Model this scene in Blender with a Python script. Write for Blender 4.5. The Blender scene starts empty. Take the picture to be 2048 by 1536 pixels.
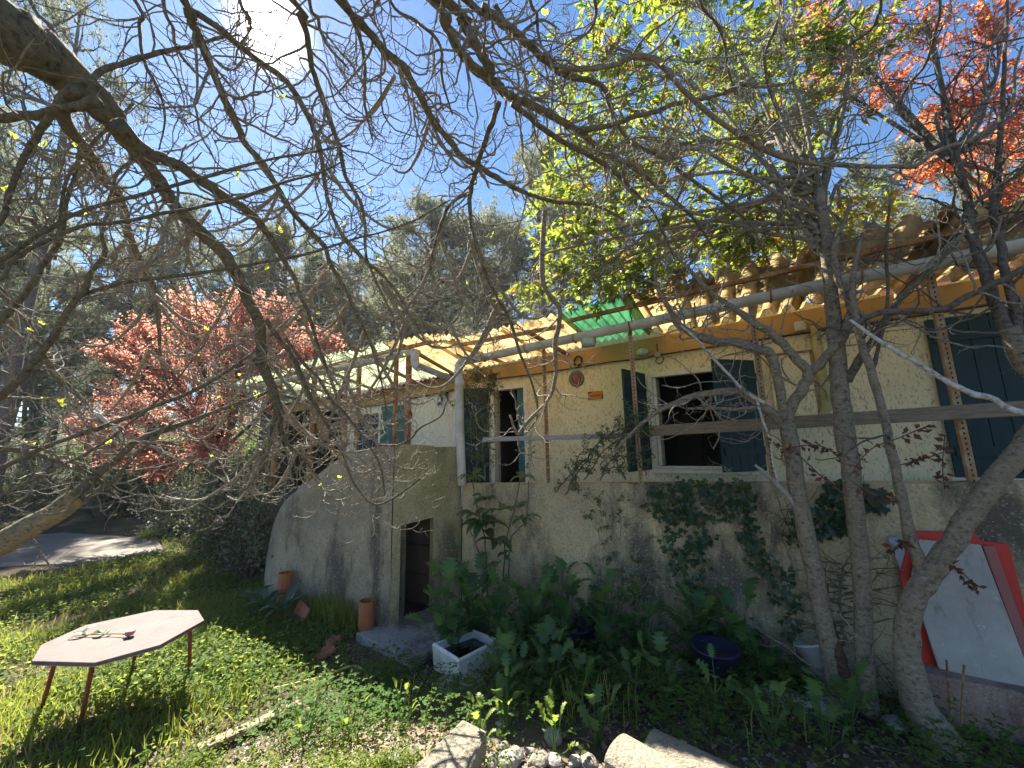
import bpy, math, random
import numpy as np
from math import sin, cos, pi, radians, tan, sqrt

rng = np.random.default_rng(7)
random.seed(7)
scene = bpy.context.scene
COL = scene.collection

# ------------------------------------------------------------------ camera
EYE = np.array([0.0, 0.0, 2.1])
PITCH, ROLL, YAW = 9.3, 1.2, 29.7
FPX = 769.0                                    # focal length in pixels of the 2048 wide photograph
_p, _r, _w = radians(PITCH), radians(ROLL), radians(YAW)
FWD = np.array([-sin(_w) * cos(_p), cos(_w) * cos(_p), sin(_p)])
_r0 = np.array([cos(_w), sin(_w), 0.0])
_u0 = np.cross(_r0, FWD)
RIGHT = _r0 * cos(_r) - _u0 * sin(_r)
UP = _u0 * cos(_r) + _r0 * sin(_r)
cam_d = bpy.data.cameras.new("camera")
cam_d.sensor_width = 36.0
cam_d.lens = FPX / 2048.0 * 36.0
cam_d.clip_start = 0.05
cam_d.clip_end = 1000.0
cam = bpy.data.objects.new("camera", cam_d)
COL.objects.link(cam)
from mathutils import Matrix, Vector
_m = Matrix(((RIGHT[0], UP[0], -FWD[0], EYE[0]), (RIGHT[1], UP[1], -FWD[1], EYE[1]),
             (RIGHT[2], UP[2], -FWD[2], EYE[2]), (0, 0, 0, 1)))
cam.matrix_world = _m
scene.camera = cam

# ------------------------------------------------------------------ sky and sun
SUN_EL, SUN_AZ = radians(46.3), radians(65.8)  # azimuth counted from +Y towards -X
SUN_DIR = Vector((-sin(SUN_AZ) * cos(SUN_EL), cos(SUN_AZ) * cos(SUN_EL), sin(SUN_EL)))
world = bpy.data.worlds.new("World")
scene.world = world
world.use_nodes = True
wn, wl = world.node_tree.nodes, world.node_tree.links
wn.clear()
sky = wn.new("ShaderNodeTexSky")
sky.sky_type = 'NISHITA'
sky.sun_disc = False
sky.sun_elevation = SUN_EL
sky.sun_rotation = -SUN_AZ
sky.air_density = 1.0
sky.dust_density = 0.1
sky.ozone_density = 3.5
bg = wn.new("ShaderNodeBackground")
bg.inputs["Strength"].default_value = 0.052
hs_ = wn.new("ShaderNodeHueSaturation"); hs_.inputs["Saturation"].default_value = 1.22
wl.new(sky.outputs[0], hs_.inputs["Color"]); wl.new(hs_.outputs[0], bg.inputs[0])
# glow added round the sun to imitate its glare (the sun disc itself is the lamp)
geo = wn.new("ShaderNodeNewGeometry")
dot = wn.new("ShaderNodeVectorMath"); dot.operation = 'DOT_PRODUCT'
nrm = wn.new("ShaderNodeVectorMath"); nrm.operation = 'NORMALIZE'
tcw = wn.new("ShaderNodeTexCoord")
wl.new(tcw.outputs["Generated"], nrm.inputs[0])
wl.new(nrm.outputs[0], dot.inputs[0])
dot.inputs[1].default_value = SUN_DIR
pw = wn.new("ShaderNodeMath"); pw.operation = 'POWER'
mx0 = wn.new("ShaderNodeMath"); mx0.operation = 'MAXIMUM'; mx0.inputs[1].default_value = 0.0
wl.new(dot.outputs["Value"], mx0.inputs[0])
wl.new(mx0.outputs[0], pw.inputs[0]); pw.inputs[1].default_value = 1800.0
ml = wn.new("ShaderNodeMath"); ml.operation = 'MULTIPLY'; ml.inputs[1].default_value = 5.0
wl.new(pw.outputs[0], ml.inputs[0])
bg2 = wn.new("ShaderNodeBackground")
bg2.inputs["Color"].default_value = (1.0, 0.97, 0.92, 1)
wl.new(ml.outputs[0], bg2.inputs["Strength"])
ad = wn.new("ShaderNodeAddShader")
wl.new(bg.outputs[0], ad.inputs[0]); wl.new(bg2.outputs[0], ad.inputs[1])
wout = wn.new("ShaderNodeOutputWorld")
wl.new(ad.outputs[0], wout.inputs[0])

sun_d = bpy.data.lights.new("sun", 'SUN')
sun_d.energy = 4.9
sun_d.angle = radians(0.5)
sun_d.color = (1.0, 0.94, 0.82)
sun = bpy.data.objects.new("sun", sun_d)
sun.rotation_euler = (-SUN_DIR).to_track_quat('-Z', 'Y').to_euler()
COL.objects.link(sun)

vs = scene.view_settings
vs.view_transform = 'Standard'; vs.look = 'None'; vs.gamma = 1.0; vs.use_curve_mapping = False
vs.exposure = 2.05
scene.render.engine = 'CYCLES'
cy = scene.cycles
cy.max_bounces = 7; cy.diffuse_bounces = 4; cy.glossy_bounces = 2; cy.transmission_bounces = 4
cy.transparent_max_bounces = 6
cy.use_denoising = True
cy.sample_clamp_indirect = 6.0
cy.caustics_reflective = False; cy.caustics_refractive = False

# ------------------------------------------------------------------ survey helpers: where a sight line of the photograph meets a real plane
def sight(x, y):
    return RIGHT * (x - 1024.0) / FPX - UP * (y - 768.0) / FPX + FWD
def on_y(x, y, Y):
    d = sight(x, y); return EYE + d * (Y / d[1])
def on_z(x, y, z):
    d = sight(x, y); return EYE + d * ((z - EYE[2]) / d[2])
def at(x, y, dist):
    return EYE + sight(x, y) * dist
def project(P):
    P = np.atleast_2d(P) - EYE
    c = P @ FWD
    c = np.where(np.abs(c) < 1e-6, 1e-6, c)
    return np.stack([1024 + FPX * (P @ RIGHT) / c, 768 - FPX * (P @ UP) / c, c], 1)
def in_view(P, m=140):
    q = project(P)
    return (q[:, 2] > 0.2) & (q[:, 0] > -m) & (q[:, 0] < 2048 + m) & (q[:, 1] > -m) & (q[:, 1] < 1536 + m)

# ------------------------------------------------------------------ materials
class NT:
    def __init__(s, name):
        s.m = bpy.data.materials.new(name); s.m.use_nodes = True
        s.n, s.l = s.m.node_tree.nodes, s.m.node_tree.links
        s.n.clear()
        s.out = s.n.new("ShaderNodeOutputMaterial")
        s.p = s.n.new("ShaderNodeBsdfPrincipled")
        s.l.new(s.p.outputs[0], s.out.inputs[0])
        s.tc = None
    def obj(s):
        if s.tc is None: s.tc = s.n.new("ShaderNodeTexCoord")
        return s.tc.outputs["Object"]
    def mapped(s, scale, rot=(0, 0, 0)):
        m = s.n.new("ShaderNodeMapping"); m.inputs["Scale"].default_value = scale; m.inputs["Rotation"].default_value = rot
        s.l.new(s.obj(), m.inputs[0]); return m.outputs[0]
    def noise(s, scale, detail=4, rough=.6, vec=None, dist=0.0):
        t = s.n.new("ShaderNodeTexNoise"); t.inputs["Scale"].default_value = scale
        t.inputs["Detail"].default_value = detail; t.inputs["Roughness"].default_value = rough
        t.inputs["Distortion"].default_value = dist
        s.l.new(vec if vec is not None else s.obj(), t.inputs["Vector"]); return t.outputs["Fac"]
    def voronoi(s, scale, vec=None, feat='F1'):
        t = s.n.new("ShaderNodeTexVoronoi"); t.inputs["Scale"].default_value = scale; t.feature = feat
        s.l.new(vec if vec is not None else s.obj(), t.inputs["Vector"]); return t.outputs["Distance"]
    def ramp(s, fac, stops, interp='LINEAR'):
        r = s.n.new("ShaderNodeValToRGB"); r.color_ramp.interpolation = interp
        e = r.color_ramp.elements
        while len(e) < len(stops): e.new(0.5)
        for k, (pos, c) in enumerate(stops):
            e[k].position = pos
            e[k].color = (c, c, c, 1) if isinstance(c, (int, float)) else (*c, 1)
        s.l.new(fac, r.inputs[0]); return r.outputs[0]
    def mix(s, fac, a, b, mode='MIX'):
        m = s.n.new("ShaderNodeMix"); m.data_type = 'RGBA'; m.blend_type = mode
        for sock, v in ((m.inputs[0], fac), (m.inputs[6], a), (m.inputs[7], b)):
            if isinstance(v, (int, float)): sock.default_value = v
            elif isinstance(v, tuple): sock.default_value = (*v, 1)
            else: s.l.new(v, sock)
        return m.outputs[2]
    def math(s, op, a, b=None):
        m = s.n.new("ShaderNodeMath"); m.operation = op
        for k, v in enumerate((a, b)):
            if v is None: continue
            if isinstance(v, (int, float)): m.inputs[k].default_value = v
            else: s.l.new(v, m.inputs[k])
        return m.outputs[0]
    def island(s):
        g = s.n.new("ShaderNodeNewGeometry"); return g.outputs["Random Per Island"]
    def rand(s):
        g = s.n.new("ShaderNodeObjectInfo"); return g.outputs["Random"]
    def col(s, c):
        if isinstance(c, tuple): s.p.inputs["Base Color"].default_value = (*c, 1)
        else: s.l.new(c, s.p.inputs["Base Color"])
    def set(s, **k):
        for n, v in k.items():
            n = n.replace('_', ' ')
            if isinstance(v, (int, float)): s.p.inputs[n].default_value = v
            else: s.l.new(v, s.p.inputs[n])
    def bump(s, h, strength=.5, dist=.01):
        b = s.n.new("ShaderNodeBump"); b.inputs["Strength"].default_value = strength; b.inputs["Distance"].default_value = dist
        s.l.new(h, b.inputs["Height"]); s.l.new(b.outputs[0], s.p.inputs["Normal"])
    def translucent(s, color, amount):
        t = s.n.new("ShaderNodeBsdfTranslucent")
        if isinstance(color, tuple): t.inputs[0].default_value = (*color, 1)
        else: s.l.new(color, t.inputs[0])
        m = s.n.new("ShaderNodeMixShader")
        if isinstance(amount, (int, float)): m.inputs[0].default_value = amount
        else: s.l.new(amount, m.inputs[0])
        s.l.new(s.p.outputs[0], m.inputs[1]); s.l.new(t.outputs[0], m.inputs[2])
        s.l.new(m.outputs[0], s.out.inputs[0])

def mat_plain(name, c, rough=.7, c2=None, nscale=8, bump=.0, bscale=60, metal=0, spec=.3):
    t = NT(name)
    if c2: t.col(t.mix(t.ramp(t.noise(nscale, 6, .65), [(.35, 0.), (.65, 1.)]), c, c2))
    else: t.col(c)
    t.set(Roughness=rough, Metallic=metal, Specular_IOR_Level=spec)
    if bump: t.bump(t.noise(bscale, 5, .65), bump, .01)
    return t.m

def mat_leaf(name, c1, c2, tr=(.3, .4, .05), amount=.5, rough=.45, c3=None, per_object=False, spec=.4):
    t = NT(name)
    r = t.rand() if per_object else t.island()
    base = t.mix(r, c1, c2)
    if c3:
        base = t.mix(t.ramp(t.math('FRACT', t.math('MULTIPLY', r, 7.31)), [(.9, 0.), (.93, 1.)], 'CONSTANT'), base, c3)
    t.col(base)
    t.set(Roughness=rough, Specular_IOR_Level=spec)
    trc = t.mix(r, tr, tuple(min(1, v * 1.5) for v in tr))
    if c3: trc = t.mix(t.ramp(t.math('FRACT', t.math('MULTIPLY', r, 7.31)), [(.9, 0.), (.93, 1.)], 'CONSTANT'), trc, tuple(min(1., v * 1.6) for v in c3))
    t.translucent(trc, amount)
    return t.m

def mat_plaster(name, c, c_dark, fleck, grime=None, gz=(0, 1)):
    t = NT(name)
    n1 = t.noise(2.2, 6, .6)
    base = t.mix(t.ramp(n1, [(.35, 0.), (.7, 1.)]), c, c_dark)
    # trowelled rough-cast: small pits, coloured darker than the face
    v = t.noise(36, 4, .6, t.mapped((1.6, 1.6, .7)), .5)
    pits = t.ramp(v, [(.34, 1.), (.46, 0.)])
    base = t.mix(t.math('MULTIPLY', pits, .9), base, fleck)
    st = t.noise(1.2, 7, .7, t.mapped((2.6, 1, .5)))
    base = t.mix(t.ramp(st, [(.56, 0.), (.70, .45)]), base, tuple(a * .55 for a in c_dark))
    if grime:
        sep = t.n.new("ShaderNodeSeparateXYZ"); t.l.new(t.obj(), sep.inputs[0])
        g = t.math('ADD', sep.outputs[2], t.math('MULTIPLY', t.noise(3.5, 6, .7), .7))
        base = t.mix(t.ramp(t.math('MULTIPLY_ADD', g, 1.0), [(0, 0.), (1, 0.)]), base, grime)
    t.col(base)
    t.set(Roughness=.9, Specular_IOR_Level=.15)
    b = t.math('ADD', t.math('MULTIPLY', v, 1.0), t.math('MULTIPLY', t.noise(90, 3, .6), .4))
    t.bump(b, .9, .018)
    return t.m

def mat_concrete(name, light, mid, dark, patch=1.3, streak=True, moss=None, st=1.0):
    t = NT(name)
    n = t.noise(patch, 7, .68)
    base = t.mix(t.ramp(n, [(.38, 0.), (.62, 1.)]), light, mid)
    if streak:
        s_ = t.noise(st, 8, .68, t.mapped((1.9, 1.9, .75)))
        base = t.mix(t.ramp(s_, [(.50, 0.), (.62, .88)]), base, dark)
    if moss:
        base = t.mix(t.ramp(t.noise(.9, 6, .7, t.mapped((1.2, 1.2, .8), (0, 0, 2))), [(.48, 0.), (.7, .75)]), base, moss)
    g = t.noise(42, 5, .7)
    base = t.mix(t.ramp(g, [(.36, .5), (.5, 0.)]), base, tuple(v * .4 for v in mid))
    g2 = t.noise(55, 4, .65)
    base = t.mix(t.ramp(g2, [(.56, 0.), (.72, .55)]), base, tuple(min(1, v * 1.7) for v in light))
    t.col(base); t.set(Roughness=.95, Specular_IOR_Level=.1)
    t.bump(t.math('ADD', t.math('MULTIPLY', g, 1.2), t.math('MULTIPLY', t.noise(9, 5, .6), .8)), 1.0, .02)
    return t.m

def mat_bark(name, c1, c2, lichen=None, amt=.5, scale=1.0):
    t = NT(name)
    n = t.noise(9 * scale, 7, .7)
    base = t.mix(t.ramp(n, [(.35, 0.), (.65, 1.)]), c1, c2)
    r = t.noise(40 * scale, 4, .6)
    base = t.mix(t.ramp(r, [(.34, .8), (.5, 0.)]), base, tuple(v * .35 for v in c1))
    base = t.mix(t.ramp(t.noise(16 * scale, 5, .7, t.mapped((1, 1, 3.2))), [(.52, 0.), (.68, .6)]), base, tuple(min(1, v * 1.5) for v in c2))
    if lichen:
        base = t.mix(t.ramp(t.noise(4.5 * scale, 6, .7), [(.5, 0.), (.66, amt)]), base, lichen)
    t.col(base); t.set(Roughness=.85, Specular_IOR_Level=.25)
    t.bump(t.math('ADD', n, t.math('MULTIPLY', r, .8)), 1.0, .02)
    return t.m

def mat_rust(name, c1, c2, c3, holes=True):
    t = NT(name)
    n = t.noise(7, 7, .7)
    base = t.mix(t.ramp(n, [(.4, 0.), (.55, 1.)]), c1, c2)
    base = t.mix(t.ramp(t.noise(30, 5, .7), [(.55, 0.), (.65, .8)]), base, c3)
    t.col(base); t.set(Roughness=.85, Specular_IOR_Level=.2)
    t.bump(n, .4, .005)
    return t.m

M = {}
M['cream'] = mat_plaster('cream_roughcast', (.80, .72, .50), (.72, .63, .41), (.36, .31, .18))
M['white_wall'] = mat_plaster('white_roughcast', (.80, .79, .74), (.74, .73, .68), (.55, .53, .46))
M['parapet'] = mat_concrete('stained_concrete', (.68, .55, .33), (.50, .41, .26), (.085, .08, .075), 1.5, True, None, .8)
M['stair'] = mat_concrete('grey_concrete', (.48, .405, .29), (.30, .255, .19), (.10, .09, .08), 1.2, True, None)
M['stair_end'] = mat_concrete('mossy_concrete', (.48, .42, .26), (.36, .31, .18), (.13, .12, .08), 1.4, True, (.24, .22, .09))
M['slab'] = mat_concrete('slab_concrete', (.42, .40, .37), (.32, .30, .28), (.16, .15, .14), 3.0, True, None)
M['ledge'] = mat_concrete('pink_concrete', (.42, .30, .24), (.33, .23, .19), (.18, .13, .10), 2.0, True, None)
M['pale_block'] = mat_concrete('pale_block', (.42, .37, .28), (.33, .29, .22), (.20, .17, .13), 4.0, False, None)
t = NT('orange_paint')
n = t.noise(3, 6, .65)
b_ = t.mix(t.ramp(n, [(.35, 0.), (.7, 1.)]), (.43, .28, .12), (.36, .22, .09))
b_ = t.mix(t.ramp(t.noise(14, 6, .75, t.mapped((.5, 1, 2.0))), [(.62, 0.), (.68, .8)]), b_, (.20, .08, .03))
t.col(b_); t.set(Roughness=.7, Specular_IOR_Level=.2); t.bump(n, .25, .01)
M['orange'] = t.m

def mat_sheet(name, c, dirt, tr, amount):
    t = NT(name)
    n = t.noise(4, 8, .74, t.mapped((1, .5, 1)))
    base = t.mix(t.ramp(n, [(.40, 0.), (.62, 1.)]), c, dirt)
    base = t.mix(t.ramp(t.noise(38, 5, .7), [(.5, 0.), (.7, .5)]), base, dirt)
    t.col(base); t.set(Roughness=.55, Specular_IOR_Level=.25)
    trc = t.mix(t.ramp(n, [(.40, 0.), (.64, 1.)]), tr, tuple(v * .22 for v in tr))
    t.translucent(trc, amount)
    t.bump(n, .2, .01)
    return t.m
M['sheet_yellow'] = mat_sheet('ochre_fibreglass', (.50, .37, .18), (.17, .105, .045), (.74, .54, .25), .5)
M['sheet_green'] = mat_sheet('green_fibreglass', (.08, .27, .14), (.045, .13, .07), (.08, .30, .14), .4)
M['sheet_pale'] = mat_sheet('pale_green_fibreglass', (.52, .54, .38), (.28, .30, .18), (.62, .70, .44), .5)
M['pvc'] = mat_plain('grey_white_plastic', (.60, .60, .56), .5, (.40, .39, .34), 5, .05, 20)
M['rust'] = mat_rust('rusty_steel', (.42, .24, .11), (.24, .10, .045), (.52, .40, .26))
M['rust_pale'] = mat_rust('faded_rusty_steel', (.44, .34, .21), (.34, .21, .11), (.24, .10, .045))
M['hole'] = mat_plain('dark_hole', (.015, .013, .011), .9)
def mat_paint(name, c, c2, wear):
    t = NT(name)
    b_ = t.mix(t.ramp(t.noise(3, 6, .7, t.mapped((3, 1, .6))), [(.35, 0.), (.7, 1.)]), c, c2)
    g_ = t.noise(9, 7, .78, t.mapped((6, 1, .7)))
    b_ = t.mix(t.ramp(g_, [(.60, 0.), (.68, .75)]), b_, wear)
    t.col(b_); t.set(Roughness=.6, Specular_IOR_Level=.3); t.bump(g_, .3, .006); return t.m
M['teal'] = mat_paint('teal_paint', (.012, .042, .052), (.008, .027, .036), (.045, .075, .078))
M['blue'] = mat_plain('blue_paint', (.010, .032, .075), .5, (.008, .024, .055), 6, .15, 40)
M['teal_light'] = mat_plain('faded_teal_paint', (.055, .14, .16), .55, (.04, .11, .13), 6, .2, 40)
M['white_wood'] = mat_plain('white_painted_wood', (.74, .72, .64), .5, (.62, .58, .48), 9, .15, 50)
M['iron'] = mat_plain('black_iron', (.02, .018, .016), .6, (.035, .025, .02), 20, .2)
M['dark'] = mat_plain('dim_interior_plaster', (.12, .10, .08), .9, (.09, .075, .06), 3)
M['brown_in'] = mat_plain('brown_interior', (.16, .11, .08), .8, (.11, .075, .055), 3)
M['plank'] = NT('weathered_wood')
t = M['plank']
g = t.noise(6, 6, .7, t.mapped((1.2, 9, 9)))
t.col(t.mix(t.ramp(g, [(.35, 0.), (.65, 1.)]), (.30, .24, .17), (.15, .115, .08))); t.set(Roughness=.9); t.bump(g, .7, .008)
M['plank'] = t.m
t = NT('grey_wood')
g = t.noise(6, 6, .7, t.mapped((1.2, 9, 9)))
t.col(t.mix(t.ramp(g, [(.35, 0.), (.65, 1.)]), (.40, .37, .34), (.26, .24, .22))); t.set(Roughness=.9); t.bump(g, .6, .008)
M['grey_wood'] = t.m
M['terracotta'] = mat_plain('terracotta', (.42, .15, .07), .8, (.34, .11, .055), 7, .25, 50)
M['tile_red'] = mat_plain('red_tile', (.42, .15, .10), .8, (.33, .12, .085), 5, .25, 40)
M['red_paint'] = mat_plain('red_paint_metal', (.36, .075, .035), .6, (.26, .05, .03), 14, .15, 40)
M['board_red'] = mat_plain('red_board_paint', (.60, .045, .035), .5, (.50, .04, .03), 3)
t = NT('grey_white_board')
n = t.noise(2.2, 8, .7); b_ = t.mix(t.ramp(n, [(.36, 0.), (.64, 1.)]), (.46, .44, .40), (.33, .315, .29))
b_ = t.mix(t.ramp(t.noise(6, 8, .75, t.mapped((2.2, 1, .6), (0, .5, 0))), [(.54, 0.), (.66, .7)]), b_, (.20, .18, .15))
b_ = t.mix(t.ramp(t.noise(11, 6, .8), [(.60, 0.), (.66, .8)]), b_, (.62, .61, .60))
t.col(b_); t.set(Roughness=.7, Specular_IOR_Level=.2); t.bump(n, .2, .01)
M['board_grey'] = t.m
M['board_lav'] = mat_plain('dull_lilac_board', (.42, .43, .52), .6, (.28, .29, .34), 6, .1, 30)
M['enamel'] = mat_plain('white_enamel', (.80, .79, .74), .25, (.66, .64, .57), 8, .0)
M['water'] = mat_plain('dark_water', (.01, .01, .008), .05, None, 1, 0, 1, 0, .5)
M['tub_blue'] = mat_plain('navy_plastic', (.018, .022, .055), .45, (.012, .015, .04), 4)
M['tub_white'] = mat_plain('dirty_white_plastic', (.60, .60, .58), .5, (.45, .45, .42), 6)
M['stone'] = mat_concrete('field_stone', (.46, .44, .40), (.36, .34, .31), (.22, .2, .18), 5, False, None)
M['stone_pale'] = mat_concrete('pale_stone', (.40, .36, .30), (.31, .28, .23), (.2, .18, .15), 5, False, None)
M['hose'] = mat_plain('yellow_hose', (.48, .44, .14), .6, (.38, .34, .10), 12)
M['soil'] = mat_plain('dark_soil', (.035, .026, .018), .95, (.06, .045, .03), 30, .6, 60)
M['glass_lamp'] = mat_plain('frosted_glass', (.55, .58, .50), .3, (.42, .46, .38), 9)
M['grey_metal'] = mat_plain('grey_enclosure', (.36, .37, .33), .5, (.28, .29, .26), 9)
M['cable'] = mat_plain('black_cable', (.02, .016, .013), .6)
M['sign_orange'] = mat_plain('orange_enamel', (.58, .20, .02), .45, (.48, .15, .02), 6)
M['ink'] = mat_plain('dark_brown_ink', (.10, .035, .01), .6)
M['blue_print'] = mat_plain('blue_print', (.05, .07, .32), .5)
M['white_print'] = mat_plain('white_print', (.75, .75, .78), .5)
t = NT('pale_table_top')
g = t.noise(2.5, 6, .65)
b_ = t.mix(t.ramp(g, [(.35, 0.), (.68, 1.)]), (.19, .138, .128), (.135, .098, .092))
b_ = t.mix(t.ramp(t.noise(24, 5, .7), [(.5, 0.), (.72, .5)]), b_, (.25, .19, .18))
t.col(b_); t.set(Roughness=.75, Specular_IOR_Level=.2)
b_ = t.mix(t.ramp(t.noise(5, 8, .78), [(.56, 0.), (.62, .6)]), b_, (.12, .085, .075))
t.col(b_)
M['table'] = t.m
M['bark_grey'] = mat_bark('grey_bark', (.13, .115, .08), (.20, .175, .125), (.17, .16, .06), .5)
M['bark_twig'] = mat_bark('twig_bark', (.27, .235, .18), (.40, .355, .28), None, .5, 2)
M['bark_lichen'] = mat_bark('lichen_bark', (.24, .20, .13), (.32, .27, .18), (.38, .30, .07), .8)
M['bark_pale'] = mat_bark('pale_smooth_bark', (.21, .175, .125), (.30, .25, .185), (.20, .18, .10), .3)
M['bark_plum'] = mat_bark('plum_bark', (.115, .09, .07), (.17, .135, .105), (.14, .14, .09), .4)
M['bark_white'] = mat_bark('bleached_bark', (.50, .46, .40), (.62, .58, .52), None)
M['bark_pine'] = mat_bark('pine_bark', (.14, .115, .095), (.20, .17, .145), None)
M['leaf_green'] = mat_leaf('evergreen_leaf', (.07, .115, .02), (.12, .155, .03), (.27, .34, .04), .55, .28, (.45, .22, .03))
M['leaf_green_obj'] = mat_leaf('evergreen_leaf_single', (.07, .115, .02), (.12, .155, .03), (.27, .34, .04), .55, .28, None, True)
M['leaf_red'] = mat_leaf('plum_leaf', (.30, .085, .06), (.42, .14, .10), (.88, .36, .26), .6, .5, (.5, .2, .06))
M['leaf_red_orange'] = mat_leaf('orange_red_plum_leaf', (.26, .06, .035), (.36, .10, .05), (.80, .22, .09), .55, .5, (.5, .28, .06))
M['leaf_red_dark'] = mat_leaf('purple_plum_leaf', (.07, .035, .03), (.12, .05, .035), (.25, .09, .055), .35, .4, None)
M['leaf_bud'] = mat_leaf('young_fig_leaf', (.35, .42, .05), (.42, .48, .08), (.75, .80, .10), .55, .5)
M['needles'] = mat_leaf('pine_needles', (.12, .14, .09), (.19, .21, .14), (.26, .28, .17), .4, .6)
M['ivy'] = mat_leaf('ivy_leaf', (.022, .048, .018), (.040, .075, .024), (.10, .16, .03), .25, .3, None)
M['ivy_obj'] = mat_leaf('ivy_leaf_single', (.022, .048, .018), (.045, .085, .026), (.10, .16, .03), .25, .3, None, True)
M['acanthus'] = mat_leaf('lobed_leaf', (.06, .13, .04), (.105, .185, .06), (.2, .33, .08), .3, .38, None, True)
M['clover'] = mat_leaf('clover_leaf', (.05, .11, .025), (.09, .16, .035), (.2, .32, .05), .35, .65, None, False, .08)
M['weed'] = mat_leaf('weed_leaf', (.05, .10, .025), (.10, .17, .035), (.34, .40, .07), .42, .6, None, False, .08)
M['weed_bright'] = mat_leaf('bright_weed', (.11, .17, .03), (.19, .23, .05), (.26, .34, .05), .4, .6, None, False, .08)
M['grass'] = mat_leaf('grass_blade', (.08, .125, .022), (.19, .20, .05), (.33, .38, .06), .4, .5, (.36, .29, .13), False, .15)
M['stalk'] = mat_leaf('yellow_green_stalk', (.22, .26, .05), (.32, .33, .08), (.45, .50, .08), .3, .5, None, True)
M['jasmine'] = mat_leaf('jasmine_leaf', (.04, .075, .03), (.07, .12, .04), (.16, .24, .05), .3, .4)
M['loquat'] = mat_leaf('loquat_leaf', (.06, .095, .05), (.10, .15, .06), (.22, .32, .07), .3, .35, None, True)
M['vine_brown'] = mat_leaf('dry_vine_leaf', (.10, .085, .035), (.15, .11, .05), (.22, .2, .06), .3, .6)
M['litter'] = mat_leaf('dry_leaf', (.22, .16, .10), (.34, .26, .17), (.2, .14, .06), .15, .7, (.38, .30, .22))
M['shrub'] = mat_leaf('dark_shrub_leaf', (.03, .05, .022), (.055, .085, .03), (.16, .22, .05), .35, .45, (.13, .04, .03))
M['rose'] = mat_plain('dusty_pink_petals', (.55, .22, .20), .6, (.45, .14, .13), 20)

# ------------------------------------------------------------------ object helpers
def finish(o, parent=None, label=None, cat=None, group=None, kind=None):
    COL.objects.link(o)
    if parent is not None: o.parent = parent
    if label: o['label'] = label
    if cat: o['category'] = cat
    if group: o['group'] = group
    if kind: o['kind'] = kind
    return o

def thing(name, label, cat, loc=(0, 0, 0), rotz=0, group=None):
    o = bpy.data.objects.new(name, None)
    o.empty_display_size = .1
    o.location = loc; o.rotation_euler = (0, 0, rotz)
    return finish(o, None, label, cat, group)

def raw_mesh(name, V, F, mat, smooth=False):
    """V (n,3), F list of index arrays (m,3)/(m,4) or a list of tuples"""
    me = bpy.data.meshes.new(name)
    V = np.asarray(V, dtype=np.float32)
    if isinstance(F, np.ndarray): F = [F]
    if len(F) and not isinstance(F[0], np.ndarray):
        me.from_pydata([tuple(map(float, v)) for v in V], [], [tuple(f) for f in F])
    else:
        F = [f for f in F if len(f)]
        me.vertices.add(len(V)); me.vertices.foreach_set("co", V.ravel())
        nl = sum(f.size for f in F); nf = sum(len(f) for f in F)
        me.loops.add(nl); me.polygons.add(nf)
        me.loops.foreach_set("vertex_index", np.concatenate([f.ravel() for f in F]).astype(np.int32))
        starts, k = [], 0
        for f in F:
            starts.append(k + np.arange(len(f)) * f.shape[1]); k += f.size
        me.polygons.foreach_set("loop_start", np.concatenate(starts).astype(np.int32))
        me.update(calc_edges=True)
        me.validate()
    if smooth: me.polygons.foreach_set("use_smooth", np.ones(len(me.polygons), dtype=bool))
    mats = mat if isinstance(mat, (list, tuple)) else [mat]
    for m_ in mats: me.materials.append(m_)
    me.update()
    return me

def mobj(name, V, F, mat, parent=None, smooth=False, **kw):
    o = bpy.data.objects.new(name, raw_mesh(name, V, F, mat, smooth))
    return finish(o, parent, **kw)

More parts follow.
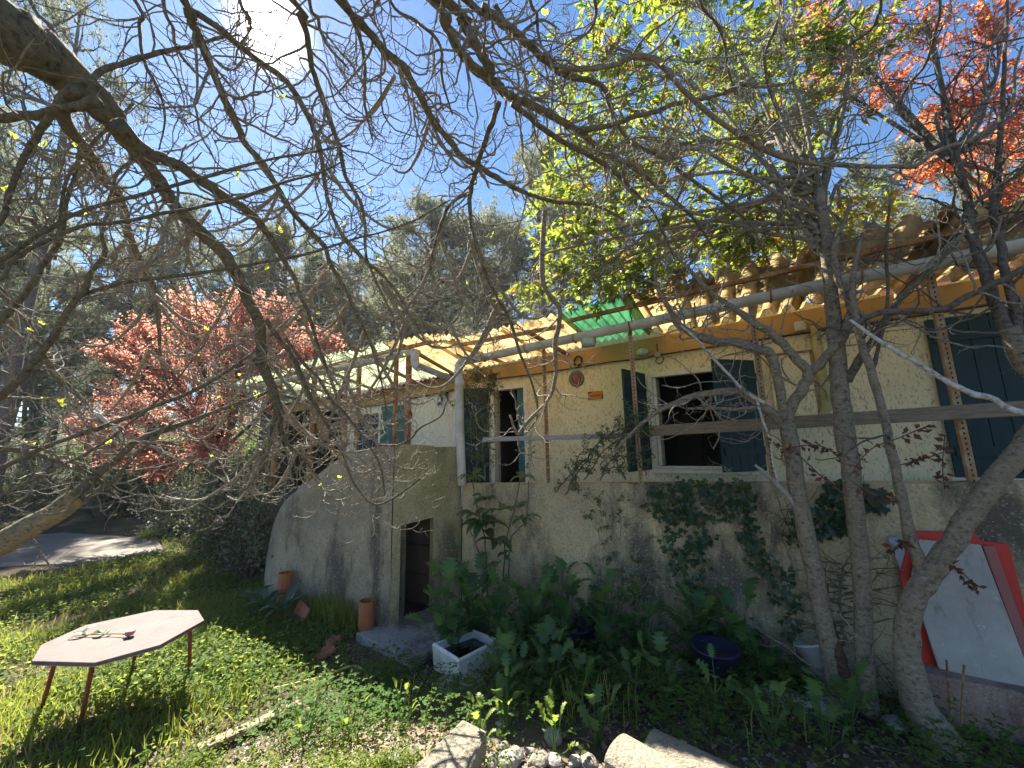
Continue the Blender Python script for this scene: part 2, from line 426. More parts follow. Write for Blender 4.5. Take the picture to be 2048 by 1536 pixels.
class MB:
    def __init__(s): s.V = []; s.F = []
    def add(s, V, F):
        k = len(s.V); s.V += [tuple(v) for v in V]; s.F += [tuple(i + k for i in f) for f in F]; return s
    def box(s, a, b):
        (x0, y0, z0), (x1, y1, z1) = a, b
        return s.add([(x0, y0, z0), (x1, y0, z0), (x1, y1, z0), (x0, y1, z0), (x0, y0, z1), (x1, y0, z1), (x1, y1, z1), (x0, y1, z1)],
                     [(0, 3, 2, 1), (4, 5, 6, 7), (0, 1, 5, 4), (1, 2, 6, 5), (2, 3, 7, 6), (3, 0, 4, 7)])
    def hexa(s, P):
        return s.add(P, [(0, 3, 2, 1), (4, 5, 6, 7), (0, 1, 5, 4), (1, 2, 6, 5), (2, 3, 7, 6), (3, 0, 4, 7)])
    def prism(s, poly, ext):
        """poly: 3D points, ext: extrusion vector"""
        n = len(poly); e = np.asarray(ext)
        V = [tuple(p) for p in poly] + [tuple(np.asarray(p) + e) for p in poly]
        return s.add(V, [tuple(range(n))[::-1], tuple(range(n, 2 * n))] + [(i, (i + 1) % n, n + (i + 1) % n, n + i) for i in range(n)])
    def tube(s, P, R, k=8, caps=True):
        V, F = tube_geo(P, R, k); o = len(s.V)
        s.V += [tuple(v) for v in V]; s.F += [tuple(int(i) + o for i in f) for f in F]
        if caps:
            s.F.append(tuple(o + i for i in range(k))[::-1]); s.F.append(tuple(o + (len(P) - 1) * k + i for i in range(k)))
        return s
    def lathe(s, prof, c=(0, 0, 0), n=20, axis='z', ph=0.):
        V = []
        for r, h in prof:
            for i in range(n):
                a = 2 * pi * i / n + ph
                p = (r * cos(a), r * sin(a), h)
                if axis == 'y': p = (r * cos(a), -h, r * sin(a))
                if axis == 'x': p = (h, r * cos(a), r * sin(a))
                V.append((p[0] + c[0], p[1] + c[1], p[2] + c[2]))
        m = len(prof)
        F = [(j * n + i, j * n + (i + 1) % n, (j + 1) * n + (i + 1) % n, (j + 1) * n + i) for j in range(m - 1) for i in range(n)]
        F.append(tuple(range(n))[::-1]); F.append(tuple(range((m - 1) * n, m * n)))
        return s.add(V, F)
    def build(s, name, mat, parent=None, smooth=False, **kw):
        return mobj(name, s.V, s.F, mat, parent, smooth, **kw)

def bevel(o, w=.006, seg=2):
    m = o.modifiers.new("bevel", 'BEVEL'); m.width = w; m.segments = seg; m.limit_method = 'ANGLE'; return o

def tube_geo(P, R, k=8):
    P = np.asarray(P, float); n = len(P); R = np.broadcast_to(np.asarray(R, float), (n,))
    T = np.gradient(P, axis=0); T /= np.linalg.norm(T, axis=1)[:, None] + 1e-9
    ref = np.array([0, 0, 1.]) if abs(T[0][2]) < .9 else np.array([1., 0, 0])
    N = np.zeros_like(P); b = np.cross(T[0], ref); b /= np.linalg.norm(b); N[0] = np.cross(b, T[0])
    for i in range(1, n):
        v = N[i - 1] - T[i] * np.dot(N[i - 1], T[i]); N[i] = v / (np.linalg.norm(v) + 1e-9)
    B = np.cross(T, N)
    a = np.arange(k) * 2 * pi / k
    V = P[:, None] + R[:, None, None] * (N[:, None] * np.cos(a)[None, :, None] + B[:, None] * np.sin(a)[None, :, None])
    i = np.arange(n - 1)[:, None] * k; j = np.arange(k)[None]; j2 = (j + 1) % k
    F = np.stack([i + j, i + j2, i + k + j2, i + k + j], -1).reshape(-1, 4)
    return V.reshape(-1, 3), F

def tubes_batch(P, R, k=4):
    """P (N,m,3), R (N,m): many tubes at once"""
    N, m, _ = P.shape
    T = np.gradient(P, axis=1); T /= np.linalg.norm(T, axis=2)[..., None] + 1e-9
    ref = rng.normal(size=(N, 3)); mt = T.mean(1)
    ref -= mt * (ref * mt).sum(1)[:, None] / ((mt ** 2).sum(1)[:, None] + 1e-9)
    ref /= np.linalg.norm(ref, axis=1)[:, None] + 1e-9
    A = np.cross(T, ref[:, None]); A /= np.linalg.norm(A, axis=2)[..., None] + 1e-9
    B = np.cross(T, A)
    a = np.arange(k) * 2 * pi / k
    V = P[:, :, None] + R[:, :, None, None] * (A[:, :, None] * np.cos(a)[:, None] + B[:, :, None] * np.sin(a)[:, None])
    base = (np.arange(N) * m * k)[:, None, None] + (np.arange(m - 1) * k)[None, :, None]
    j = np.arange(k); j2 = (j + 1) % k
    F = np.stack([base + j, base + j2, base + k + j2, base + k + j], -1).reshape(-1, 4)
    return V.reshape(-1, 3), F

def smooth_path(P, n):
    """Catmull-Rom through P (rows, any width) resampled to n rows"""
    P = np.asarray(P, float)
    if len(P) < 3:
        t = np.linspace(0, 1, n)[:, None]; return P[0] * (1 - t) + P[-1] * t
    Q = np.vstack([2 * P[0] - P[1], P, 2 * P[-1] - P[-2]])
    u = np.linspace(0, len(P) - 1 - 1e-9, n); i = u.astype(int); f = (u - i)[:, None]
    p0, p1, p2, p3 = Q[i], Q[i + 1], Q[i + 2], Q[i + 3]
    return .5 * (2 * p1 + (p2 - p0) * f + (2 * p0 - 5 * p1 + 4 * p2 - p3) * f ** 2 + (3 * p1 - p0 - 3 * p2 + p3) * f ** 3)

def unit(v): return v / (np.linalg.norm(v, axis=-1, keepdims=True) + 1e-9)

def scatter(tV, tF, pos, zdir, xdir, size):
    """copies of a template (x = width, y = length from 0, z = up) as one vertex/face set"""
    zdir = unit(zdir); y = unit(xdir - zdir * (xdir * zdir).sum(1)[:, None]); x = np.cross(y, zdir)
    size = np.asarray(size)
    if size.ndim == 1: size = np.repeat(size[:, None], 3, 1)
    V = pos[:, None] + (tV[None, :, 0:1] * size[:, None, 0:1]) * x[:, None] + (tV[None, :, 1:2] * size[:, None, 1:2]) * y[:, None] + (tV[None, :, 2:3] * size[:, None, 2:3]) * zdir[:, None]
    k = len(tV)
    F = tF[None] + (np.arange(len(pos)) * k)[:, None, None]
    return V.reshape(-1, 3), F.reshape(-1, tF.shape[1])

# leaf templates: y from 0 (stem) to 1 (tip), x across, z up
def tpl_lance(w=.3, arch=.12, fold=.06, n=4):
    V, F = [], []
    for i in range(n + 1):
        t_ = i / n; hw = w * .5 * (sin(pi * min(1, t_ * .92 + .04)) ** .8); z = arch * sin(pi * t_ * .9) - arch * t_ * t_ * .6
        V += [(-hw, t_, z + fold * hw / w), (0, t_, z - fold * .3), (hw, t_, z + fold * hw / w)]
    for i in range(n):
        a = i * 3
        F += [(a, a + 1, a + 4, a + 3), (a + 1, a + 2, a + 5, a + 4)]
    return np.array(V), np.array(F)
def tpl_diamond(w=.6, fold=.12):
    return np.array([(0, 0, 0), (-w / 2, .45, fold), (0, 1, -.05), (w / 2, .45, fold)]), np.array([(0, 2, 1), (0, 3, 2)])
def tpl_lobed(lobes=4, w=.85, depth=.45, arch=.25):
    """deeply lobed leaf outline as quads between midrib and edge"""
    ys, hw = [], []
    for i in range(lobes):
        t0 = i / lobes; f = sin(pi * (.12 + .8 * (i + .5) / lobes)) ** .7
        ys += [t0 + .02, t0 + .55 / lobes]; hw += [w * .5 * f * (1 - depth), w * .5 * f]
    ys.append(1.0); hw.append(0.0)
    V, F = [], []
    for y_, h in zip(ys, hw):
        z = arch * sin(pi * y_ * .75)
        tip = .10 if h > 0 else 0
        V += [(-h, min(1, y_ + tip * h * 2), z + .10 * h), (0, y_, z - .03), (h, min(1, y_ + tip * h * 2), z + .10 * h)]
    for i in range(len(ys) - 1):
        a = i * 3; F += [(a, a + 1, a + 4, a + 3), (a + 1, a + 2, a + 5, a + 4)]
    return np.array(V), np.array(F)
def tpl_ivy():
    V = [(0, 0, 0), (-.42, .12, .02), (-.5, .42, .05), (-.24, .5, .0), (0, 1, -.08), (.24, .5, .0), (.5, .42, .05), (.42, .12, .02), (0, .35, -.03)]
    F = [(8, 0, 1), (8, 1, 2), (8, 2, 3), (8, 3, 4), (8, 4, 5), (8, 5, 6), (8, 6, 7), (8, 7, 0)]
    return np.array(V), np.array(F)
def tpl_blade(bend=.5, w=.05):
    V = [(-w / 2, 0, 0), (w / 2, 0, 0), (-w * .4, .5, bend * .18), (w * .4, .5, bend * .18), (0, 1, bend * .7)]
    return np.array(V), np.array([(0, 1, 3), (0, 3, 2), (2, 3, 4)])
LANCE = tpl_lance(); LANCE_W = tpl_lance(.42, .2, .1, 5); DIA = tpl_diamond(); IVY = tpl_ivy(); BLADE = tpl_blade()
LOBED = tpl_lobed(); OVAL = tpl_diamond(.75, .1)

# ------------------------------------------------------------------ ground
def gz(x, y):
    x = np.asarray(x, float); y = np.asarray(y, float)
    s = np.clip((x + 3.2) / 3.6, 0, 1); s = s * s * (3 - 2 * s)
    z = 0.02 + .20 * s * np.clip((y - 1.0) / 2.2, 0, 1)
    z = z + .56 * np.exp(-((x + .6) / 1.75) ** 2 - ((y - .9) / 1.25) ** 2)
    z = z + .10 * np.exp(-((x + 4.6) / 1.0) ** 2 - ((y - 3.25) / .3) ** 2)
    d = np.sqrt(x * x + y * y)
    far = np.clip(y - 9, 0, 60) * .16 + np.clip(-x - 24, 0, 60) * .10
    z = z - .10 * np.clip((-x - 6) / 6, 0, 1) + far
    z = z + .02 * np.sin(x * 3.1 + y * 1.7) * np.cos(y * 2.7 - x) * np.exp(-d / 12)
    return z

def graded(lo, hi, near_lo, near_hi, step):
    a = list(np.arange(near_lo, near_hi + 1e-6, step))
    x, s = near_lo, step
    L = []
    while x > lo: s *= 1.35; x -= s; L.append(x)
    x, s = near_hi, step; Rr = []
    while x < hi: s *= 1.35; x += s; Rr.append(x)
    return np.array(L[::-1] + a + Rr)
gx = graded(-150, 150, -11, 4.5, .055); gy = graded(-150, 150, -1, 5.0, .055)
GX, GY = np.meshgrid(gx, gy)
GZ = gz(GX, GY)
near = np.exp(-((GX + 3) ** 2 + (GY - 2) ** 2) / 60)
GZ = GZ + near * (rng.normal(size=GZ.shape) * .007)
nx, ny = len(gx), len(gy)
idx = np.arange(nx * ny).reshape(ny, nx)
GF = np.stack([idx[:-1, :-1], idx[:-1, 1:], idx[1:, 1:], idx[1:, :-1]], -1).reshape(-1, 4)
t = NT('garden_earth')
n1 = t.noise(1.3, 7, .65); n2 = t.noise(26, 6, .7); n3 = t.noise(70, 4, .6)
b_ = t.mix(t.ramp(n1, [(.4, 0.), (.62, 1.)]), (.075, .055, .038), (.14, .105, .07))
# paler soil colour around the rubble mound, edge broken by noise
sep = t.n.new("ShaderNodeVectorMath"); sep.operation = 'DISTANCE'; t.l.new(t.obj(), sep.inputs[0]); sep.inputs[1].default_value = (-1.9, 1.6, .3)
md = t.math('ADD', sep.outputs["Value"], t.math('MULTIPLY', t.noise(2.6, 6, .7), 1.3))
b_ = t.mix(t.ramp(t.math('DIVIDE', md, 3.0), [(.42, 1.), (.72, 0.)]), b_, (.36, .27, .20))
b_ = t.mix(t.ramp(n2, [(.5, 0.), (.62, .8)]), b_, (.21, .16, .11))
# mossy needle-covered forest floor away from the garden
dd = t.n.new("ShaderNodeVectorMath"); dd.operation = 'DISTANCE'; t.l.new(t.obj(), dd.inputs[0]); dd.inputs[1].default_value = (-2.0, 1.0, 0)
b_ = t.mix(t.ramp(t.math('DIVIDE', dd.outputs["Value"], 20.0), [(.45, 0.), (.7, 1.)]), b_, t.mix(t.ramp(n1, [(.4, 0.), (.6, 1.)]), (.045, .05, .025), (.075, .06, .035)))
b_ = t.mix(t.ramp(n3, [(.62, 0.), (.7, .9)]), b_, (.33, .27, .2))
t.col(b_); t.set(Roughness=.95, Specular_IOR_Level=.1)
t.bump(t.math('ADD', n2, t.math('MULTIPLY', n3, .6)), 1.0, .03)
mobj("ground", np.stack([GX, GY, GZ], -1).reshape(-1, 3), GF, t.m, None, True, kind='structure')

def ground_hit(px, py):
    d = sight(px, py); s = .8
    while s < 40:
        q = EYE + d * s
        if q[2] < float(gz(q[0], q[1])): return q
        s += .01
    return q
# pale concrete path across the far left of the garden
pp = [(-18.5, 1.2), (-17.0, 3.6), (-13.3, 4.5), (-11.0, 3.9), (-11.6, 3.0), (-12.6, 2.3), (-14.0, 1.3), (-16, .6)]
V = [(x, y, float(gz(x, y)) - .08) for x, y in pp]; V2 = [(x, y, float(gz(x, y)) + .022) for x, y in pp]
MB().add(V + V2, [tuple(range(8, 16))] + [(i, (i + 1) % 8, 8 + (i + 1) % 8, 8 + i) for i in range(8)]).build(
    "path", mat_plain('path_concrete', (.24, .212, .175), .9, (.16, .14, .115), 2, .3, 30), kind='structure')

# ------------------------------------------------------------------ house
YW, YP = 5.25, 4.125            # wall face and terrace parapet face
ZF = 1.16                       # terrace floor
house = thing("house", "low cream and white roughcast house with orange eaves board and teal shutters", "house", (0, 0, 0))

def wall_with_holes(name, x0, x1, z0, z1, holes, mat, parent, y0=YW, th=.28):
    xs = sorted({x0, x1, *[h[0] for h in holes], *[h[1] for h in holes]})
    zs = sorted({z0, z1, *[h[2] for h in holes], *[h[3] for h in holes]})
    b = MB()
    def hole(xc, zc): return any(h[0] < xc < h[1] and h[2] < zc < h[3] for h in holes)
    def solid(i, j):
        if i < 0 or j < 0 or i >= len(xs) - 1 or j >= len(zs) - 1: return False
        return not hole((xs[i] + xs[i + 1]) / 2, (zs[j] + zs[j + 1]) / 2)
    for i in range(len(xs) - 1):
        for j in range(len(zs) - 1):
            if not solid(i, j): continue
            a, c, d, e = xs[i], xs[i + 1], zs[j], zs[j + 1]; y1 = y0 + th
            b.add([(a, y0, d), (c, y0, d), (c, y0, e), (a, y0, e)], [(0, 1, 2, 3)])
            b.add([(a, y1, d), (c, y1, d), (c, y1, e), (a, y1, e)], [(3, 2, 1, 0)])
            if not solid(i - 1, j): b.add([(a, y0, d), (a, y0, e), (a, y1, e), (a, y1, d)], [(0, 1, 2, 3)])
            if not solid(i + 1, j): b.add([(c, y0, d), (c, y0, e), (c, y1, e), (c, y1, d)], [(3, 2, 1, 0)])
            if not solid(i, j - 1): b.add([(a, y0, d), (c, y0, d), (c, y1, d), (a, y1, d)], [(3, 2, 1, 0)])
            if not solid(i, j + 1): b.add([(a, y0, e), (c, y0, e), (c, y1, e), (a, y1, e)], [(0, 1, 2, 3)])
    return b.build(name, mat, parent)

DOOR = (-3.40, -2.72, ZF + .004, 3.08)
WIN = (-.93, .26, 1.79, 3.02)
WIN2 = (1.76, 3.10, 1.74, 3.24)
WINGW = (-6.74, -5.92, 1.62, 2.90)
wall_with_holes("wall", -3.84, 5.2, .2, 3.62, [DOOR, WIN, WIN2], M['cream'], house)
w_ = wall_with_holes("wall", -6.95, -3.84, .2, 3.40, [WINGW], M['white_wall'], house)
w_['label'] = "white painted wing wall"
# house shell behind the facade
sh = MB()
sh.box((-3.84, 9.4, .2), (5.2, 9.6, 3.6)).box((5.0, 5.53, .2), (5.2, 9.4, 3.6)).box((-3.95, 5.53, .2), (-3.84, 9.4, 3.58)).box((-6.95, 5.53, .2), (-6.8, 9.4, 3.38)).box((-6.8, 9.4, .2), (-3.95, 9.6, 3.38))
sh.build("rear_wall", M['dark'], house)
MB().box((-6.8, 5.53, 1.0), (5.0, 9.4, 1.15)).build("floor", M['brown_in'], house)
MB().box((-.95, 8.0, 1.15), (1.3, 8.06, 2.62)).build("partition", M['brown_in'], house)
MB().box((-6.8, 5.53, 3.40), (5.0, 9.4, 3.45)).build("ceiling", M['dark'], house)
rf = MB()
rf.hexa([(-7.1, 5.30, 3.44), (5.3, 5.30, 3.64), (5.3, 7.6, 4.22), (-7.1, 7.6, 4.05), (-7.1, 5.30, 3.52), (5.3, 5.30, 3.72), (5.3, 7.6, 4.30), (-7.1, 7.6, 4.13)])
rf.hexa([(-7.1, 7.6, 4.05), (5.3, 7.6, 4.22), (5.3, 9.8, 3.62), (-7.1, 9.8, 3.42), (-7.1, 7.6, 4.13), (5.3, 7.6, 4.30), (5.3, 9.8, 3.70), (-7.1, 9.8, 3.50)])
rf.build("roof", M['terracotta'], house)
# orange eaves boards: top and bottom edges rise to the right
def fz(x): return 3.19 + .0275 * (x + 3.12)
def fz_w(x): return 2.97 + .043 * (x + 6.66)
MB().prism([(-3.86, YW - .035, fz(-3.86)), (5.2, YW - .035, fz(5.2)), (5.2, YW - .035, fz(5.2) + .26), (-3.86, YW - .035, fz(-3.86) + .23)], (0, .031, 0)).build("eaves_board", M['orange'], house)
MB().prism([(-6.95, YW - .04, fz_w(-6.95)), (-3.87, YW - .04, fz_w(-3.87)), (-3.87, YW - .04, fz_w(-3.87) + .26), (-6.95, YW - .04, fz_w(-6.95) + .17)], (0, .036, 0)).build("eaves_board", M['orange'], house)

def frame(x0, x1, z0, z1, parent, name="window_frame", w=.055, y=YW - .012, d=.09, sill=True):
    b = MB()
    b.box((x0, y, z0), (x0 + w, y + d, z1)).box((x1 - w, y, z0), (x1, y + d, z1)).box((x0 + w, y, z1 - w), (x1 - w, y + d, z1))
    if sill: b.box((x0 + w, y, z0), (x1 - w, y + d, z0 + w * .6))
    return bevel(b.build(name, M['white_wood'], parent), .004, 1)

def shutter(hx, hz0, hz1, width, ang, mat, parent, side, hy=YW - .03, n=5):
    """plank shutter hinged at (hx, hy); ang = degrees swung from closed-left direction"""
    e = bpy.data.objects.new("shutter", None); e.empty_display_size = .1
    e.location = (hx, hy, 0); e.rotation_euler = (0, 0, radians(180 + ang) if side < 0 else radians(180 + ang))
    finish(e, parent)
    pw_ = width / n
    for i in range(n):
        b = MB().box((i * pw_ + .0015, -.014, hz0), ((i + 1) * pw_ - .0015, .014, hz1))
        bevel(b.build("plank", mat, e), .003, 1)
    for zz in (hz0 + .18, hz1 - .24):
        MB().box((.03, .0145, zz), (width - .03, .034, zz + .085)).build("batten", mat, e)
        MB().box((-.03, -.020, zz + .03), (width * .55, -.0145, zz + .055)).tube([(-.02, -.014, zz - .005), (-.02, -.014, zz + .09)], .012, 8).build("hinge", M['iron'], e)
    return e

# left doorway with vine-covered shutter
frame(*DOOR, house, "door_frame", .07, YW - .015, .12, False)
shutter(-3.42, ZF + .05, 3.06, .42, 30, M['teal'], house, -1)
bevel(MB().box((-2.92, YW + .02, ZF + .02), (-2.79, YW + .06, 3.0)).build("door", M['teal_light'], house), .004)
# open window with two plank shutters
frame(*WIN, house)
MB().box((WIN[0] + .058, YW + .03, WIN[2] + .04), (WIN[0] + .098, YW + .30, WIN[3] - .06)).build("window_sash", M['white_wood'], house)
MB().box((WIN[0] - .02, YW - .045, WIN[2] - .05), (WIN[1] + .04, YW - .0125, WIN[2] - .004)).build("window_sill", M['white_wood'], house)
s_ = shutter(-.96, 1.78, 3.02, .55, 73, M['teal'], house, -1, YW - .03)
shutter(.27, 1.78, 3.04, .57, 43, M['teal'], house, 1, YW - .03)
# closed shutters at the right
frame(*WIN2, house, "window_frame", .05)
MB().box((WIN2[0] - .05, YW - .06, WIN2[2] - .055), (WIN2[1] + .06, YW - .0125, WIN2[2] - .004)).build("window_sill", M['white_wood'], house)
shutter(2.435, 1.745, 3.25, .70, 0, M['teal'], house, 1, YW - .035, 5)
shutter(3.14, 1.745, 3.25, .70, 0, M['teal'], house, 1, YW - .035, 5)
# wing window: dark blue door leaf, white frame, faded teal shutters
frame(WINGW[0], WINGW[1], WINGW[2], WINGW[3], house, "window_frame", .09)
MB().box((WINGW[0] + .092, YW + .02, WINGW[2] + .06), (WINGW[1] - .092, YW + .06, WINGW[3] - .092)).build("door", M['blue'], house)
shutter(-5.16, 1.62, 2.92, .70, 4, M['teal_light'], house, 1, YW - .035, 5)
# meter cupboard and mossy service pipe
mc = MB().box((.42, YW - .05, 2.36), (.80, YW - .002, 3.06)).build("meter_cupboard", M['cream'], house); bevel(mc, .004)
MB().box((.41, YW - .062, 3.062), (.82, YW - .002, 3.085)).build("cupboard_trim", M['plank'], house)
MB().tube([(.88, YW - .05, 3.34), (.88, YW - .05, 2.55), (.87, YW - .05, 2.42), (.82, YW - .05, 2.34), (.70, YW - .05, 2.31), (.50, YW - .05, 2.32)], .045, 12).build("service_pipe", mat_plain('mossy_plastic', (.42, .38, .20), .7, (.26, .25, .11), 6, .2, 40), house, True)

# porch at the far left of the wing: open, dark, with rusty posts
MB().box((-9.6, 7.6, .2), (-6.97, 7.75, 3.2)).build("porch_wall", M['brown_in'], house)
MB().box((-9.75, 5.3, .2), (-9.6, 7.75, 3.2)).build('porch_end_wall', M['brown_in'], house)
MB().box((-9.6, 5.3, .9), (-6.97, 7.6, 1.1)).build("porch_floor", M['slab'], house)
MB().hexa([(-9.8, 5.2, 3.22), (-6.97, 5.2, 3.28), (-6.97, 7.8, 3.36), (-9.8, 7.8, 3.3), (-9.8, 5.2, 3.27), (-6.97, 5.2, 3.33), (-6.97, 7.8, 3.41), (-9.8, 7.8, 3.35)]).build("porch_roof", M['dark'], house)
MB().box((-9.6, 5.23, 3.02), (-6.96, 5.28, 3.2)).build("porch_beam", M['orange'], house)

# ------------------------------------------------------------------ terrace: floor, parapet
MB().box((-9.4, YP + .20, .0), (5.2, YW - .003, ZF)).build("terrace_floor", M['slab'], kind='structure')
def ptop(x): return 1.643 + .03 * (x + 3.03)
nxp, nzp = 150, 34
X = np.linspace(-3.13, 5.1, nxp); 
P_ = []
for zi in np.linspace(0, 1, nzp):
    for x in X:
        z = -.15 + zi * (ptop(x) + .15)
        P_.append((x, YP + .012 * sin(x * 2.3 + z * 1.9) + .007 * sin(x * 7.1 - z * 5.3) + rng.normal() * .0022, z + (.008 * sin(x * 9) if zi == 1 else 0)))
ii = np.arange(nxp * nzp).reshape(nzp, nxp)
FF = np.stack([ii[:-1, :-1], ii[:-1, 1:], ii[1:, 1:], ii[1:, :-1]], -1).reshape(-1, 4).tolist()
k0 = len(P_)
for x in X: P_.append((x, YP + .2, ptop(x)))
for x in X: P_.append((x, YP + .2, -.15))
for i in range(nxp - 1):
    FF.append((ii[-1, i], ii[-1, i + 1], k0 + i + 1, k0 + i)); FF.append((k0 + i, k0 + i + 1, k0 + nxp + i + 1, k0 + nxp + i))
par = mobj("terrace_wall", P_, [tuple(int(a) for a in f) for f in FF], M['parapet'], None, False, label="low stained concrete wall holding up the terrace in front of the house", cat="wall")

# ------------------------------------------------------------------ concrete stair block
stair = thing("concrete_stair", "grey roughcast stair with rounded parapet and a dark cupboard opening underneath", "stairs", (-3.5, 3.3, 0))
def stair_part(b, name, mat, **k):
    o = b.build(name, mat, None, **k); o.parent = stair; o.matrix_parent_inverse = Matrix.Translation((3.5, -3.3, 0)); return o
# outline of the outer parapet in the (x, z) plane, at y 3.36
prof = [(-3.56, -.15), (-3.56, 2.165), (-4.28, 2.06), (-4.72, 1.93), (-5.05, 1.76), (-5.45, 1.56), (-5.78, 1.36), (-6.06, 1.13), (-6.30, .88), (-6.52, .56), (-6.66, .25), (-6.76, -.15)]
fp = smooth_path([(a, 0, c) for a, c in prof[1:]], 60)
yo, yi = 3.36, 3.58
nz_ = 22
V, F = [], []
for a, _, c in fp:                                        # outer face strips from top edge to the ground, slight belly, rounded nose
    for j in range(nz_):
        f = j / (nz_ - 1); z = c * (1 - f) - .15 * f
        nose = max(0, (-5.5 - a) / 1.0)
        V.append((a, yo + min(.34, .22 * nose ** 2.2) * (1) + .015 * sin(a * 3 + z * 2) + rng.normal() * .002, z))
n_ = len(fp)
for i in range(n_ - 1):
    for j in range(nz_ - 1):
        p = i * nz_ + j; F.append((p, p + 1, p + nz_ + 1, p + nz_))
k = len(V)
for i, (a, _, c) in enumerate(fp):                        # rounded top to the inner face
    nose = max(0, (-5.5 - a) / 1.0); y_ = yo + min(.34, .22 * nose ** 2.2)
    V += [(a, y_ + .03, c + .022), (a, y_ + .13, c + .03), (a, max(yi, y_ + .2), c + .012), (a, max(yi, y_ + .2), -.15)]
for i in range(n_ - 1):
    p, q = k + i * 4, k + (i + 1) * 4
    F.append((i * nz_, (i + 1) * nz_, q, p))
    for j in range(3): F.append((p + j, q + j, q + j + 1, p + j + 1))
stair_part(MB().add(V, F), "parapet", M['stair'], smooth=True)
# end face with cupboard opening: from the near corner (-3.56,3.36) back to (-3.14,4.12)
A, B_ = np.array([-3.56, 3.36]), np.array([-3.14, 4.12])
ed = (B_ - A) / np.linalg.norm(B_ - A); en = np.array([ed[1], -ed[0]]); L_ = float(np.linalg.norm(B_ - A))
def E3(s, d, z): return (A[0] + ed[0] * s - en[0] * d, A[1] + ed[1] * s - en[1] * d, z)
b = MB()
def epan(s0, s1, z0, z1, th=.13, d0=0):
    b.hexa([E3(s0, d0, z0), E3(s1, d0, z0), E3(s1, th, z0), E3(s0, th, z0), E3(s0, d0, z1), E3(s1, d0, z1), E3(s1, th, z1), E3(s0, th, z1)])
so0, so1, zt = .10, .50, 1.235
epan(.003, so0, -.15, 2.165); epan(so1, L_, -.15, 2.12); 
b.hexa([E3(so0, 0, zt - .02), E3(so1, 0, zt + .03), E3(so1, .13, zt + .03), E3(so0, .13, zt - .02), E3(so0, 0, 2.165), E3(so1, 0, 2.135), E3(so1, .13, 2.135), E3(so0, .13, 2.165)])
stair_part(b, "end_wall", M['stair_end'])
# landing and steps behind the parapet
b = MB().prism([(-4.4, yi + .003, 1.27), (-3.62, yi + .003, 1.27), (-3.32, 4.1, 1.27), (-3.32, 4.32, 1.27), (-4.4, 4.32, 1.27)], (0, 0, .10))
for i in range(6): b.box((-4.4 - .30 * (i + 1), yi + .003, -.1), (-4.4 - .30 * i - .002, 4.12, 1.15 - .17 * (i + 1)))
stair_part(b, "steps", M['stair'])
# dark inside of the cupboard: plank back and clutter shelf
stair_part(MB().box((-4.6, 3.62, .06), (-3.45, 4.10, .10)), "cupboard_floor", M['soil'])
for i in range(4): stair_part(MB().box((-4.45, 3.60, .12 + i * .26), (-4.41, 4.10, .12 + i * .26 + .245)), "board", M['brown_in'])
for i in range(3): stair_part(MB().box((-4.40, 4.085, .12 + i * .36), (-3.36, 4.115, .12 + i * .36 + .345)), "board", M['brown_in'])
# concrete slab in front of the opening
sl = bevel(MB().hexa([(-3.80, 3.10, -.1), (-2.88, 3.02, -.1), (-2.70, 4.08, -.1), (-3.50, 4.08, -.1), (-3.80, 3.10, .135), (-2.88, 3.02, .115), (-2.70, 4.08, .125), (-3.50, 4.08, .135)]).build("concrete_slab", M['slab'], label="flat concrete slab in front of the dark cupboard under the stair", cat="slab"), .012, 2)

# ------------------------------------------------------------------ terrace canopy: corrugated sheets, posts, gutters
canopy = thing("terrace_canopy", "lean-to canopy of corrugated ochre, green and pale sheets on rusty posts", "canopy", (0, 0, 0))
YG = 4.02
def gutz(x): return 3.26 + (x + 3.04) * .046 if x < 1 else 3.446 + (x - 1) * .02
def zin(x): return fz(x) + .27
def zout(x): return 3.50 + .045 * (x + 2.4)
def sheet(x0, x1, y0, z0a, z0b, y1, z1a, z1b, pitch, amp, mat, lift=0., trap=False, name="roof_sheet"):
    n = max(8, int((x1 - x0) / pitch * 10)); m = 8
    V, F = [], []
    for j in range(m + 1):
        f = j / m; sag = .02 * sin(pi * f)
        for i in range(n + 1):
            g = i / n; x = x0 + (x1 - x0) * g
            z = (z0a * (1 - g) + z0b * g) * (1 - f) + (z1a * (1 - g) + z1b * g) * f - sag + lift
            ph = sin(2 * pi * x / pitch)
            if trap: ph = max(-1, min(1, 1.7 * ph))
            V.append((x, y0 + (y1 - y0) * f + .012 * sin(x * 5 + lift * 90), z + amp * ph))
    for j in range(m):
        for i in range(n):
            p = j * (n + 1) + i; F.append((p, p + 1, p + n + 2, p + n + 1))
    return mobj(name, V, F, mat, canopy, True)
xs_main = [(-3.15, -2.30, 'y'), (-2.36, -1.52, 'y'), (-1.62, -.78, 'g'), (-.86, -.02, 't'), (-.10, .76, 't'), (.68, 1.54, 't'), (1.46, 2.32, 't'), (2.24, 3.1, 't'), (3.02, 3.9, 't')]
for k_, (a, c, kk) in enumerate(xs_main):
    lift = .02 * (k_ % 2) + (.05 if kk == 'g' else 0) + (.02 if kk == 't' else 0)
    yo_ = 3.82 + .05 * ((k_ * 37) % 5 - 2) / 2
    if kk == 't':
        sheet(a, c, YW - .06, zin(a), zin(c), yo_, zout(a) + .02 * (k_ % 3), zout(c) - .012 * (k_ % 2), .205, .044, M['sheet_yellow'], lift, True)
    else:
        sheet(a, c, YW - .06, zin(a) - .01, zin(c) - .01, yo_, zout(a), zout(c), .105, .020, M['sheet_green' if kk == 'g' else 'sheet_yellow'], lift)
